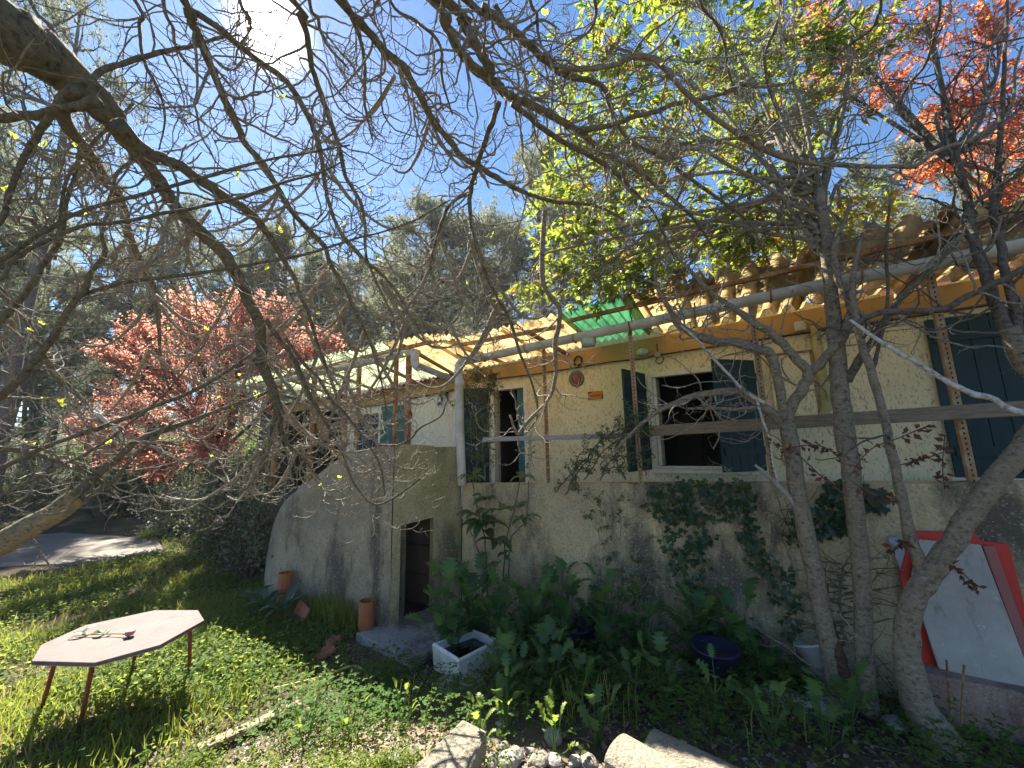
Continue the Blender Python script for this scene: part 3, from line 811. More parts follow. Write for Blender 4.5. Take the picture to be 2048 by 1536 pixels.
xs_w = [(-8.9, -7.95), (-8.0, -7.05), (-7.1, -6.15), (-6.2, -5.25), (-5.3, -4.35), (-4.4, -3.55), (-3.62, -3.02)]
def zo_w(x): return 3.63 + .045 * (x + 5) if x < -3.8 else 3.684 - .19 * (x + 3.8)
def zi_w(x): return 3.36 + .04 * (x + 5)
for k_, (a, c) in enumerate(xs_w):
    sheet(a, c, YW - .06, zi_w(a), zi_w(c), 3.82 + .04 * (k_ % 3 - 1), zo_w(a), zo_w(c), .10, .019, M['sheet_pale' if k_ < 5 else 'sheet_yellow'], .012 * (k_ % 2))
# reddish corrugated edge over the wing board
sheet(-6.9, -3.9, YW - .03, fz_w(-6.9) + .20, fz_w(-3.9) + .29, YW - .18, fz_w(-6.9) + .19, fz_w(-3.9) + .275, .10, .016, M['terracotta'], 0, False, "edge_sheet")
# gutters: half-round channel with rolled lip
def gutter(P, r, name, extra=()):
    V, F = [], []
    k = 13
    P = np.asarray(P, float)
    for p in P:
        for i in range(k):
            a = pi + pi * i / (k - 1); V.append((p[0], p[1] + r * cos(a), p[2] + r * sin(a)))
        for i in range(k):
            a = 2 * pi - pi * i / (k - 1); V.append((p[0], p[1] + (r - .006) * cos(a), p[2] + (r - .006) * sin(a)))
    K = 2 * k
    for i in range(len(P) - 1):
        for j in range(K):
            F.append((i * K + j, (i + 1) * K + j, (i + 1) * K + (j + 1) % K, i * K + (j + 1) % K))
    F.append(tuple(range(k))); F.append(tuple((len(P) - 1) * K + i for i in range(k))[::-1])
    b = MB().add(V, F)
    for q in P: b.tube([(q[0], q[1] - r, q[2]), (q[0] + .001, q[1] - r, q[2])], .006, 6) if False else None
    return b.build(name, M['pvc'], canopy, True)
gutter([(x, YG, gutz(x)) for x in np.linspace(-3.06, 4.2, 12)], .078, "gutter")
for gxp in (-.72, 1.62):
    gutter([(gxp, YG, gutz(gxp) - .002), (gxp + .09, YG, gutz(gxp + .09) - .002)], .086, "gutter_joint")
gutter([(x, YG, 3.41 + (x + 8) * .027) for x in np.linspace(-8.05, -3.86, 7)], .075, "gutter")
for x in list(np.arange(-2.7, 4.2, .62)):
    zz = gutz(x); b = MB().tube([(x, YG + .085 * cos(a_), zz + .086 * sin(a_)) for a_ in np.linspace(pi, 2 * pi, 9)] + [(x, YG + .088, zz + .10)], .008, 5)
    b.build("gutter_bracket", M['rust'], canopy, True)
b = MB().tube(smooth_path([(-3.02, YG, 3.25), (-3.10, YG + .01, 3.20), (-3.135, YG + .03, 3.10), (-3.14, YG + .05, 2.98), (-3.135, YG + .06, 2.4), (-3.11, YG + .075, 1.62)], 26), .058, 14)
b.tube([(-3.1365, YG + .052, 3.0), (-3.1365, YG + .054, 2.9)], .066, 14)
b.build("downpipe", M['pvc'], canopy, True)
b = MB().tube(smooth_path([(-3.90, YG, 3.50), (-3.88, YG - .02, 3.40), (-3.87, YG - .02, 3.30), (-3.80, YG - .01, 3.24)], 10), .062, 12)
b.build("pipe_elbow", M['pvc'], canopy, True)
MB().tube([(-3.86, YG - .01, 3.29), (-3.14, YG + .04, 2.975)], .045, 12).build("drain_pipe", mat_plain('dull_grey_plastic', (.26, .26, .23), .6, (.2, .2, .17), 6), canopy, True)

def angle_post(x, y, z0, z1, lean=0., mat=M['rust_pale'], w=.046, name="post"):
    """L-section slotted steel post; slots are dark pits set in the front leg"""
    b = MB(); lx = lean
    def P(px, py, z): f = (z - z0) / (z1 - z0); return (x + px + lx * f, y + py, z)
    b.hexa([P(0, 0, z0), P(w, 0, z0), P(w, .004, z0), P(0, .004, z0), P(0, 0, z1), P(w, 0, z1), P(w, .004, z1), P(0, .004, z1)])
    b.hexa([P(0, .0045, z0), P(.004, .0045, z0), P(.004, w, z0), P(0, w, z0), P(0, .0045, z1), P(.004, .0045, z1), P(.004, w, z1), P(0, w, z1)])
    o = b.build(name, mat, canopy)
    h = MB()
    z = z0 + .03
    while z < z1 - .03:
        p = P(w * .5, -.0015, z); hw = .0048
        h.add([(p[0] - hw, p[1], p[2] - .008), (p[0] + hw, p[1], p[2] - .008), (p[0] + hw, p[1], p[2] + .008), (p[0] - hw, p[1], p[2] + .008)], [(0, 1, 2, 3)])
        z += .038
    q = h.build("slots", M['hole'], o, kind='stuff')
    return o
for px, py, pt in ((1097, 962, 470 + 190), (1281, 945, 640), (1547, 958, 585), (1948, 955, 540)):
    b0 = on_y(px, py, YP + .03)
    x0 = float(b0[0])
    angle_post(x0 - .026, YP + .03, ptop(x0) - .02, gutz(x0) + .06, 0.0, M['rust_pale'] if px > 1200 else M['rust'])
def square_post(x, y, z0, z1, w=.08, mat=M['rust']):
    b = MB().box((x - w / 2, y - .03, z0), (x + w / 2, y + .03, z1)); 
    return bevel(b.build("post", mat, canopy), .006, 1)
for x, z0 in ((-7.47, .9), (-6.38, 1.0), (-5.50, 1.1), (-5.20, 1.1), (-4.52, 1.1), (-4.25, 1.1)):
    square_post(x, YP - .02 + .15 * (x > -5), z0, 3.42 + (x + 8) * .027, .055 if x in (-5.2, -4.52) else .085)
# longitudinal steel angle and bearers under the sheets
MB().box((-3.0, 3.90, 3.41), (-1.55, 3.93, 3.455)).build("bearer", M['rust'], canopy)
MB().hexa([(-1.5, 3.9, 3.46), (4.2, 3.9, 3.68), (4.2, 3.94, 3.68), (-1.5, 3.94, 3.46), (-1.5, 3.9, 3.50), (4.2, 3.9, 3.72), (4.2, 3.94, 3.72), (-1.5, 3.94, 3.50)]).build("bearer", M['rust'], canopy)
MB().hexa([(-8.9, 3.98, 3.42), (-3.2, 3.98, 3.57), (-3.2, 4.02, 3.57), (-8.9, 4.02, 3.42), (-8.9, 3.98, 3.47), (-3.2, 3.98, 3.62), (-3.2, 4.02, 3.62), (-8.9, 4.02, 3.47)]).build("bearer", M['rust'], canopy)
for x in (-2.05, 1.55):
    MB().hexa([(x, 3.95, zout(x) - .08), (x + .05, 3.95, zout(x) - .08), (x + .05, 5.2, zin(x) - .075), (x, 5.2, zin(x) - .075), (x, 3.95, zout(x) - .04), (x + .05, 3.95, zout(x) - .04), (x + .05, 5.2, zin(x) - .035), (x, 5.2, zin(x) - .035)]).build("rafter", M['rust'] if x < 0 else M['plank'], canopy)
for x in (-8.3, -7.2, -6.1, -5.0, -4.1):
    MB().hexa([(x, 3.95, zo_w(x) - .09), (x + .05, 3.95, zo_w(x) - .09), (x + .05, 5.2, zi_w(x) - .075), (x, 5.2, zi_w(x) - .075), (x, 3.95, zo_w(x) - .05), (x + .05, 3.95, zo_w(x) - .05), (x + .05, 5.2, zi_w(x) - .035), (x, 5.2, zi_w(x) - .035)]).build("rafter", M['plank'], canopy)

# handrail boards
def rail(pa, pb, h, mat, label):
    a, c = on_y(*pa, YP - .05), on_y(*pb, YP - .05)
    b = MB().hexa([(a[0], a[1], a[2] - h / 2), (c[0], c[1], c[2] - h / 2), (c[0], c[1] + .028, c[2] - h / 2), (a[0], a[1] + .028, a[2] - h / 2),
                   (a[0], a[1], a[2] + h / 2), (c[0], c[1], c[2] + h / 2), (c[0], c[1] + .028, c[2] + h / 2), (a[0], a[1] + .028, a[2] + h / 2)])
    return bevel(b.build("handrail_board", mat, label=label, cat="rail"), .004, 1)
rail((965, 879), (1262, 871), .055, M['grey_wood'], "thin grey handrail board fixed between the two leftmost slotted posts")
rail((1300, 862), (2120, 812), .105, M['plank'], "wide brown weathered handrail board running past the open window and right shutters")

# ------------------------------------------------------------------ small fittings on the facade
pl = thing("wall_plate", "round grey plate with a red clay centre hung on the cream wall", "plate", (-1.91, YW - .004, 3.06))
MB().lathe([(.0, .0), (.115, .0), (.118, .012), (.100, .018), (.078, .012), (.076, .010)], (0, 0, 0), 28, 'y').build("rim", mat_plain('grey_glaze', (.13, .125, .105), .4, (.17, .16, .13), 20), pl, True)
MB().lathe([(.0, .010), (.070, .010), (.066, .022), (.050, .016), (.030, .02), (.02, .026), (.0, .026)], (0, 0, 0), 24, 'y').build("centre", mat_plain('red_clay', (.26, .085, .05), .5, (.20, .06, .04), 40, .4, 60), pl, True)
hs = [( .055 * cos(a) , -.012, .07 * sin(a)) for a in np.linspace(radians(-70), radians(250), 22)]
hs = [(x if True else x, y, z) for x, y, z in hs]
o = MB().tube(hs, .013, 6).build("horseshoe", M['iron'], label="rusty horseshoe nailed to the orange eaves board above the round plate", cat="horseshoe")
o.location = (-1.86, YW - .045, 3.305); o.rotation_euler = (0, radians(20), 0)
sg = thing("orange_sign", "small orange enamel sign with brown lettering on the cream wall", "sign", (-1.645, YW - .004, 2.79), 0)
MB().prism([(-.105, 0, -.055), (.105, 0, -.05), (.105, 0, .06), (-.105, 0, .06)], (0, -.008, 0)).build("panel", M['sign_orange'], sg)
MB().add([(-.104, -.0095, .059), (-.03, -.0095, .059), (-.05, -.0095, .044), (-.104, -.0095, .03)], [(3, 2, 1, 0)]).build("emblem", M['ink'], sg)
MB().add([(-.105, -.0092, -.054), (-.07, -.0092, -.053), (-.105, -.0092, -.02)], [(0, 1, 2)]).add([(.09, -.0092, -.05), (.104, -.0092, -.049), (.104, -.0092, .02), (.098, -.0092, .02)], [(0, 1, 2, 3)]).build("rust_edge", M['ink'], sg)
fc = bpy.data.curves.new("lettering", 'FONT'); fc.body = "GARI BAOU POCI"; fc.size = .034; fc.align_x = 'CENTER'; fc.extrude = .0005
fo = bpy.data.objects.new("lettering", fc); fo.location = (.0, -.0105, -.012); fo.rotation_euler = (pi / 2, 0, 0); fc.materials.append(M['ink']); fc.space_character = .9
COL.objects.link(fo); bpy.context.view_layer.update()
lme = bpy.data.meshes.new_from_object(fo.evaluated_get(bpy.context.evaluated_depsgraph_get()))
COL.objects.unlink(fo); bpy.data.objects.remove(fo)
lo = bpy.data.objects.new("lettering", lme); lo.location = (0, -.0105, -.012); lo.rotation_euler = (pi / 2, 0, 0); lo.scale = (.62, 1, 1)
if not lme.materials: lme.materials.append(M['ink'])
finish(lo, sg)
lamp = thing("bulkhead_lamp", "oval frosted bulkhead lamp under the eaves above the left shutter", "wall lamp", (-.95, YW - .036, 3.31))
b = MB(); 
for r_, h_ in ((1, 0),): pass
o = MB().lathe([(.0, 0), (.078, 0), (.078, .02)], (0, 0, 0), 24, 'y').build("base", M['grey_metal'], lamp, True); o.scale = (1.15, 1, .72)
o = MB().lathe([(.0, .020), (.068, .020), (.062, .045), (.04, .062), (.0, .068)], (0, 0, 0), 24, 'y').build("glass", M['glass_lamp'], lamp, True); o.scale = (1.15, 1, .72)
jb = MB().box((-.77 - .035, YW - .075, 3.215), (-.77 + .035, YW - .036, 3.285)).build("junction_box", M['grey_metal'], label="small square grey junction box beside the oval lamp on the eaves board", cat="junction box"); bevel(jb, .006)
jb = MB().box((.70, YW - .085, 3.31), (.80, YW - .036, 3.41)).build("junction_box", M['pvc'], label="white junction box on the eaves board behind the tree trunks", cat="junction box"); bevel(jb, .006)
fl = thing("floodlight", "square floodlight hanging under the main gutter in front of the green sheet", "floodlight", (-1.30, YG - .02, 3.23))
o = MB().box((-.075, -.03, -.065), (.075, .03, .065)).build("housing", M['grey_metal'], fl); bevel(o, .012); o.rotation_euler = (radians(-25), 0, radians(15))
o = MB().box((-.055, -.035, -.045), (.055, -.031, .045)).build("glass", M['glass_lamp'], fl); o.rotation_euler = (radians(-25), 0, radians(15))
MB().tube([(-.08, 0, 0), (-.08, .01, .1), (.0, .02, .13), (.08, .01, .1), (.08, 0, 0)], .008, 6).build("bracket", M['rust'], fl)
def cable(P, r, label, name="cable", n=40):
    return MB().tube(smooth_path(P, n), r, 5).build(name, M['cable'], label=label, cat="cable")
yc = YW - .042
cable([(-3.3, yc, 3.20), (-2.6, yc, 3.195), (-1.9, yc, 3.215), (-1.4, yc, 3.235), (-1.0, yc, 3.22), (-.7, yc, 3.245), (-.2, yc, 3.26), (.4, yc, 3.27), (1.2, yc, 3.29), (2.0, yc, 3.31), (3.2, yc, 3.35)], .008, "dark cable strung along the lower edge of the main eaves board")
cable([(-.77, yc, 3.22), (-.80, yc, 3.16), (-.74, yc, 3.13), (-.70, yc, 3.19), (-.72, yc - .01, 3.24)], .006, "short looped cable hanging below the square junction box")
cable([(-.77, yc, 3.285), (-.77, yc, 3.40)], .006, "short straight cable running up from the square junction box", n=4)
cable([(-6.6, yc - .005, 2.98), (-6.0, yc - .005, 2.955), (-5.4, yc - .005, 3.0), (-4.9, yc - .005, 3.03), (-4.3, yc - .005, 3.085), (-3.95, yc - .005, 3.10)], .009, "dark cable sagging along the white wing wall under its eaves board")
bs = thing("blue_sign", "small square blue and white sign on the white wing wall", "sign", (-4.46, YW - .004, 2.92))
o = MB().box((-.075, -.012, -.085), (.075, 0, .085)).build("frame", M['white_print'], bs); bevel(o, .004)
MB().add([(-.062, -.0135, -.07), (.062, -.0135, -.07), (.062, -.0135, .07), (-.062, -.0135, .07)], [(0, 1, 2, 3)]).build("panel", M['blue_print'], bs)
MB().add([(-.05, -.015, .0), (-.02, -.015, .055), (.05, -.015, .055), (.05, -.015, -.03), (.01, -.015, .005), (-.02, -.015, -.01)], [(0, 5, 4, 3, 2, 1)]).build("picture", M['white_print'], bs)
ir = thing("wall_bracket", "black iron bracket on the white wing wall above the blue sign", "bracket", (-4.36, YW - .004, 3.05))
for sx in (-.06, .07):
    MB().tube([(sx, -.01, .02), (sx - .01, -.05, .0), (sx + .012, -.04, -.08), (sx + .02, -.02, -.13)], [.03, .035, .022, .012], 7).build("arm", M['iron'], ir, True)
# step ladder seen inside the dark window
ld = thing("step_ladder", "black step ladder standing inside the dark window", "ladder", (-.30, 7.2, 1.15))
for sx in (-.20, .20): MB().tube([(sx, 0, 0), (sx * .8, .12, 1.15)], .014, 6).build("side_rail", M['iron'], ld)
for i in range(4): MB().box((-.19 + .01 * i, .02 + .03 * i, .22 + .27 * i), (.19 - .01 * i, .10 + .03 * i, .245 + .27 * i)).build("step", M['iron'], ld)
# ------------------------------------------------------------------ garden objects
def gzf(x, y): return float(gz(x, y))
# octagonal table
tb = thing("garden_table", "octagonal garden table with pale pinkish top on thin red metal legs", "table", (-4.68, 1.46, 0))
zt_ = .60
ring = [(-4.71, .94), (-4.24, 1.16), (-4.14, 1.50), (-4.36, 1.89), (-4.69, 1.97), (-5.08, 1.77), (-5.23, 1.33), (-5.03, 1.04)]
ring = [(x + 4.68, y - 1.46) for x, y in ring]
bevel(MB().prism([(x, y, zt_ - .028) for x, y in ring], (0, 0, .028)).build("top", M['table'], tb), .006, 2)
MB().prism([(x * .985, y * .985, zt_ - .034) for x, y in ring], (0, 0, .006)).build("edge_band", M['grey_wood'], tb)
for (bx, by), (tx, ty) in (((-4.60, 1.22), (-4.55, 1.24)), ((-5.22, 1.14), (-5.12, 1.17)), ((-4.72, 1.97), (-4.66, 1.90)), ((-5.22, 1.70), (-5.12, 1.68)), ):
    z0 = gzf(bx, by) - .05
    MB().tube([(bx + 4.68, by - 1.46, z0), (tx + 4.68, ty - 1.46, zt_ - .036)], [.013, .017], 10).build("leg", M['red_paint'], tb, True)
fl = MB()
for i in range(4):
    p, q = ((-.0, -.24), (-.44, -.28), (.0, .42), (-.44, .22))[i], ((-.44, -.28), (-.44, .22), (-.0, -.24), (.0, .42))[i]
    fl.tube([(p[0], p[1], zt_ - .055), (q[0], q[1], zt_ - .055)], .012, 6)
fl.build("under_frame", M['red_paint'], tb)
# cut rose lying on the table
rs = thing("cut_rose", "wilting pink rose with long green stem lying on the octagonal table", "flower", (-4.72, 1.32, zt_ + .003))
MB().tube(smooth_path([(-.26, -.10, .006), (-.12, -.03, .014), (.02, .05, .016), (.14, .10, .02)], 14), .0045, 6).build("stem", M['stalk'], rs)
for k_, (x, y, z, r_, s_) in enumerate(((.17, .115, .026, 0, .034), (.185, .12, .03, 1, .026), (.16, .13, .028, 2, .026), (.175, .10, .034, 3, .02))):
    MB().lathe([(.0, -.6 * s_), (.7 * s_, -.45 * s_), (s_, 0), (.85 * s_, .5 * s_), (.3 * s_, .75 * s_), (.0, .6 * s_)], (x, y, z), 9).build("petal", M['rose'], rs, True)
for k_ in range(11):
    f = random.random(); x = -.27 + .40 * f; y = -.10 + .19 * f; a = random.uniform(0, 6.3)
    V, F = scatter(LANCE[0], LANCE[1], np.array([[x, y, .015]]), np.array([[random.uniform(-.4, .4), random.uniform(-.4, .4), 1.]]), np.array([[cos(a), sin(a), .1]]), np.array([random.uniform(.07, .13)]))
    mobj("leaf", V, F, M['acanthus'], rs)
# terracotta pipe pots
def pot(p, h, r, label, grow):
    o = thing("terracotta_pot", label, "plant pot", (p[0], p[1], p[2]), 0, "terracotta pipe pots at the stair")
    MB().lathe([(r * .93, 0), (r, .01), (r * .98, h * .5), (r, h), (r * .86, h), (r * .85, h - .05), (r * .3, h - .06), (.0, h - .06)], (0, 0, 0), 12).build("body", M['terracotta'], o, False)
    MB().lathe([(.0, h - .055), (r * .83, h - .05), (r * .8, h - .035), (.0, h - .03)], (0, 0, 0), 12).build("soil", M['soil'], o)
    n = grow; pos = np.stack([rng.normal(0, r * .35, n), rng.normal(0, r * .35, n), np.full(n, h - .04)], 1)
    V, F = scatter(BLADE[0], BLADE[1], pos, np.stack([rng.normal(0, 1, n), rng.normal(0, 1, n), np.full(n, .1)], 1), np.stack([rng.normal(0, .2, n), rng.normal(0, .2, n), np.ones(n)], 1), rng.uniform(.08, .24, n))
    mobj("sprouts", V, F, M['grass'], o, kind='stuff')
pot((-3.80, 3.24, .128), .29, .088, "terracotta pipe used as a pot standing on the concrete slab", 14)
pot((-5.36, 3.22, gzf(-5.36, 3.22) + .08), .36, .09, "terracotta pipe pot half hidden by leaves at the rounded stair end", 4)
for k_, (x, y, z, ry, lab) in enumerate(((-5.10, 3.06, .20, -8, "red clay tile leaning on edge beside the half hidden terracotta pot"), (-4.72, 3.04, .17, 8, "red clay tile leaning on edge with grass tuft to its right"))):
    o = bevel(MB().box((-.15, -.012, -.12), (.15, .012, .12)).build("clay_tile", M['tile_red'], label=lab, cat="tile"), .004)
    o.location = (x, y, z); o.rotation_euler = (radians(-22), radians(ry), radians(8 - 20 * k_))
# broken terracotta on the ground
for k_, (x, y, r_, poly, lab) in enumerate(((-3.86, 2.78, 30, [(-.12, -.05), (.02, -.10), (.13, -.02), (.08, .06), (-.05, .09)], "larger broken red tile shard lying in the dirt below the slab"),
                                  (-3.96, 2.96, 80, [(-.10, -.03), (.0, -.08), (.09, .0), (.02, .08), (-.07, .06)], "smaller dark red tile shard lying behind the larger shard"))):
    o = MB().prism([(a, c, 0) for a, c in poly], (0, 0, .018)).build("tile_shard", M['tile_red'], label=lab, cat="tile shard")
    o.location = (x, y, gzf(x, y) + .03); o.rotation_euler = (radians(14), radians(-12), radians(r_))
# old white sink holding dark water
sk = thing("white_sink", "old white enamel sink sunk in the weeds, full of dark water", "sink", (-2.44, 3.27, .02), radians(-3))
b = MB()
o4 = [(-.27, -.26), (.20, -.30), (.26, .24), (-.10, .26)]
o4 = [(-.27, -.18), (.16, -.29), (.26, .22), (-.10, .26)]
i4 = [(x * .86, y * .86 + .0) for x, y in o4]
V = [(x * .93, y * .93, -.06) for x, y in o4] + [(x, y, .235) for x, y in o4] + [(x, y, .245) for x, y in i4] + [(x * .94, y * .94, .06) for x, y in i4]
F = [(i, (i + 1) % 4, 4 + (i + 1) % 4, 4 + i) for i in range(4)] + [(4 + i, 4 + (i + 1) % 4, 8 + (i + 1) % 4, 8 + i) for i in range(4)] + [(8 + i, 8 + (i + 1) % 4, 12 + (i + 1) % 4, 12 + i) for i in range(4)] + [(12, 13, 14, 15), (3, 2, 1, 0)]
bevel(b.add(V, F).build("basin", M['enamel'], sk), .018, 3)
MB().add([(x * .97, y * .97, .17) for x, y in i4], [(0, 1, 2, 3)]).build("water", M['water'], sk)
# flat cracked stone
def rock(name, c, s, mat, label, cat, seed=0, rot=0., flat=1., group=None, parent=None):
    r = np.random.default_rng(seed)
    bm_v = []
    import bmesh
    bm = bmesh.new(); bmesh.ops.create_icosphere(bm, subdivisions=3, radius=1)
    ph = r.uniform(0, 6, 9)
    planes = unit(r.normal(size=(9, 3))); dpl = r.uniform(.62, .95, 9)
    for v in bm.verts:
        p = np.array(v.co)
        for q, d_ in zip(planes, dpl):
            e = p @ q - d_
            if e > 0: p = p - q * e * .9
        p *= 1 + .05 * sin(p[0] * 5 + ph[0]) * cos(p[1] * 6 + ph[1]) + .02 * sin(p[2] * 13 + ph[2])
        v.co = (p[0] * s[0], p[1] * s[1], p[2] * s[2])
    me = bpy.data.meshes.new(name); bm.to_mesh(me); bm.free(); me.materials.append(mat)
    o = bpy.data.objects.new(name, me); o.location = c; o.rotation_euler = (r.uniform(-.15, .15), r.uniform(-.15, .15), rot)
    return finish(o, parent, label, cat, group)
rock("flat_stone", (-2.30, 2.97, gzf(-2.3, 2.97) + .0), (.24, .17, .05), M['stone'], "flat cracked grey stone lying in front of the white sink", "stone", 3, .3)
for k_, (x, y, sx, lab) in enumerate(((.12, 3.70, .17, "pale grey stone leftmost of the three at the foot of the tree trunks"), (.34, 3.72, .16, "grey slab-like stone between the two other pale stones below the trunks"), (.74, 3.74, .10, "small pale stone between the straight trunk and the thick leaning trunk"),
                                  (-1.24, 2.62, .09, "small grey stone behind the rubble on the mound"), (-.62, 3.85, .13, "dull stone under the leaves beside the navy tub"), (-1.62, 2.60, .05, "tiny pale stone beyond the concrete block"))):
    rock("stone", (x, y, gzf(x, y) + .03), (sx, sx * .7, sx * .45), M['stone'], lab, "stone", 10 + k_, k_ * .7)
# weathered plank in the grass
pk = bevel(MB().box((-.55, -.045, 0), (.55, .045, .03)).build("old_plank", M['plank'], label="narrow weathered plank lying in the sunlit grass", cat="plank"), .005)
pa, pb = on_z(395, 1505, .09), on_z(600, 1408, .09)
mid = (pa + pb) / 2; dv = pb - pa
pk.location = (mid[0], mid[1], .085); pk.rotation_euler = (0, .02, math.atan2(dv[1], dv[0])); pk.scale = (np.linalg.norm(dv[:2]) / 1.1, 1, 1)
hz_ = [(545, 1378), (600, 1365), (650, 1352), (690, 1336), (715, 1333), (735, 1352), (745, 1372)]
MB().tube(smooth_path([on_z(x, y, .10) for x, y in hz_], 40), .011, 8).build("garden_hose", M['hose'], None, True, label="short length of dull yellow hose lying in the dirt before the slab", cat="hose")
# pale concrete block on the mound
def slab_from(quad, z, th, name, mat, label, cat, tilt=0.):
    top = [on_z(x, y, z + dz) for x, y, dz in quad]
    b = MB().add([tuple(p - np.array([0, 0, th])) for p in top] + [tuple(p) for p in top], [(0, 3, 2, 1), (4, 5, 6, 7), (0, 1, 5, 4), (1, 2, 6, 5), (2, 3, 7, 6), (3, 0, 4, 7)])
    return bevel(b.build(name, mat, label=label, cat=cat), .014, 2)
slab_from([(815, 1545, .02), (935, 1552, .02), (974, 1461, -.02), (925, 1437, -.02)], .44, .11, "concrete_block", M['pale_block'], "pale sunlit concrete block lying on the rubble mound", "block")
def half_pipe(pa, pb, za, zb, r, label):
    a, c = on_z(*pa, za), on_z(*pb, zb)
    d = unit((c - a)[None])[0]; sd = unit(np.cross(d, [0, 0, 1.])[None])[0]; up = np.cross(sd, d)
    V, F = [], []
    k = 12
    for p in (a, c):
        for rr in (r, r - .02):
            for i in range(k):
                th = pi * i / (k - 1) 
                V.append(p + sd * rr * cos(th) + up * (rr * .62 * sin(th) ** .7))
    n = 2 * k
    for i in range(k - 1):
        F += [(i, i + 1, n + i + 1, n + i), (k + i + 1, k + i, n + k + i, n + k + i + 1), (i + 1, i, k + i, k + i + 1), (n + i, n + i + 1, n + k + i + 1, n + k + i)]
    F += [(0, n, n + k, k), (k - 1, 2 * k - 1, n + 2 * k - 1, n + k - 1)]
    return bevel(MB().add(V, F).build("ridge_tile", M['pale_block'], label=label, cat="ridge tile", group="pale ridge tiles on the mound"), .006, 2)
half_pipe((1232, 1508), (1400, 1610), .42, .42, .125, "pale curved ridge tile lying nearest on the mound, the left one of the pair")
half_pipe((1300, 1490), (1480, 1580), .35, .35, .105, "pale curved ridge tile tucked behind the other ridge tile")
# rubble heap between the block and the ridge tiles
RUB = iter(["wedged against the block's right edge", 'topmost in the heap', "small one at the heap's centre", 'in the front row beside the block', "right of the heap's centre", 'at the bottom edge under the centre', "left of the concrete block's near end", 'left of the ridge tiles', 'touching the left ridge tile', 'largest at the bottom edge', "under the ridge tile's end", 'farthest left of the block', 'at the bottom edge near the ridge tiles'])
k_ = 0
for px, py, s_ in ((1005, 1500, .05), (1030, 1520, .07), (1060, 1510, .04), (985, 1530, .06), (1085, 1525, .05), (1110, 1535, .06), (820, 1515, .06), (1150, 1530, .05), (1180, 1540, .06), (1020, 1545, .08), (1230, 1560, .07), (790, 1535, .07), (1075, 1548, .07)):
    p = ground_hit(px, min(py, 1532)); k_ += 1
    rock("rubble_stone", (p[0], p[1], gzf(p[0], p[1]) + s_ * .3), (s_, s_ * .8, s_ * .6), M['stone_pale'] if k_ % 2 else M['stone'], "lump of pale rubble " + next(RUB), "stone", 30 + k_, k_, 1, "rubble heap on the mound")
# tubs
tu = thing("navy_tub", "navy blue plastic tub half buried in leaves against the terrace wall", "tub", (-.30, 3.68, gzf(-.3, 3.68) + .03), .3)
MB().lathe([(.0, 0), (.13, 0), (.17, .25), (.182, .255), (.182, .27), (.165, .27), (.13, .03), (.0, .03)], (0, 0, 0), 20).build("body", M['tub_blue'], tu, True)
MB().lathe([(.0, .15), (.145, .15), (.14, .18), (.0, .19)], (0, 0, 0), 16).build("soil", M['soil'], tu)
tu = thing("navy_tub", "navy blue plastic tub buried behind the big leaves near the white sink", "tub", (-1.55, 3.88, gzf(-1.55, 3.88) - .02), .3)
MB().lathe([(.0, 0), (.16, 0), (.20, .25), (.212, .255), (.212, .27), (.195, .27), (.16, .03), (.0, .03)], (0, 0, 0), 20).build("body", M['tub_blue'], tu, True)
MB().lathe([(.0, .15), (.17, .15), (.165, .18), (.0, .19)], (0, 0, 0), 16).build("soil", M['soil'], tu)
tw = thing("white_tub", "dirty white plastic tub tipped against the wall behind the leaning trunk", "tub", (.50, 3.97, gzf(.5, 3.97)), 0)
o = MB().lathe([(.0, 0), (.11, 0), (.15, .34), (.162, .345), (.16, .36), (.14, .355), (.10, .03), (.0, .03)], (0, 0, 0), 18).build("body", M['tub_white'], tw, True); o.rotation_euler = (radians(-12), radians(-18), 0)
# ledge and stacked boards at the right
lg = bevel(MB().hexa([(.92, 3.86, .0), (3.2, 3.86, .0), (3.2, 4.11, .0), (.92, 4.11, .0), (.94, 3.88, .53), (3.2, 3.88, .50), (3.2, 4.11, .50), (.94, 4.11, .53)]).build("concrete_ledge", M['ledge'], label="reddish concrete ledge carrying the red and grey boards", cat="ledge"), .012, 2)
def board(pts, Y, lean, th, name, mat, label):
    """flat board standing on the ledge and leaning back to the wall"""
    P = []
    for x, y in pts:
        p = on_y(x, y, Y); P.append((p[0], Y + lean * (p[2] - .53), p[2]))
    # re-measured on the leaning plane so that the outline is the board's true one
    P2 = []
    for (x, y) in pts:
        d = sight(x, y); s = (Y - .53 * lean + lean * EYE[2]) / (d[1] - lean * d[2]); q = EYE + d * s; P2.append(q)
    return bevel(MB().prism([tuple(p) for p in P2], (0, th, 0)).build(name, mat, label=label, cat="board"), .004, 1)
board([(1822, 1062), (1950, 1066), (1962, 1082), (2018, 1088), (2095, 1385), (1840, 1332), (1800, 1150)], 4.035, .045, .02, "red_board", M['board_red'], "bright red board leaning on the wall behind the grey board")
board([(1838, 1079), (1962, 1090), (2075, 1385), (1878, 1338), (1846, 1240), (1824, 1150)], 3.985, .045, .018, "grey_board", M['board_grey'], "large dirty grey white board leaning in front of the red board")
board([(1965, 1092), (1990, 1092), (2078, 1340), (2068, 1372)], 4.005, .045, .012, "faded_board", mat_plain('faded_red', (.34, .13, .12), .6, (.28, .11, .10), 4), "narrow faded red board edge between the grey board and the bright red board")
board([(1775, 1075), (1800, 1072), (1838, 1180), (1822, 1190)], 4.06, .02, .012, "lilac_board", M['board_lav'], "thin dull lilac board behind the leaning trunk beside the red board")
MB().tube([on_y(1893, 1320, 3.8), on_y(1902, 1440, 3.8)], .006, 6).build("thin_stake", M['rust'], label="thin rusty stake standing left before the reddish ledge", cat="stake")
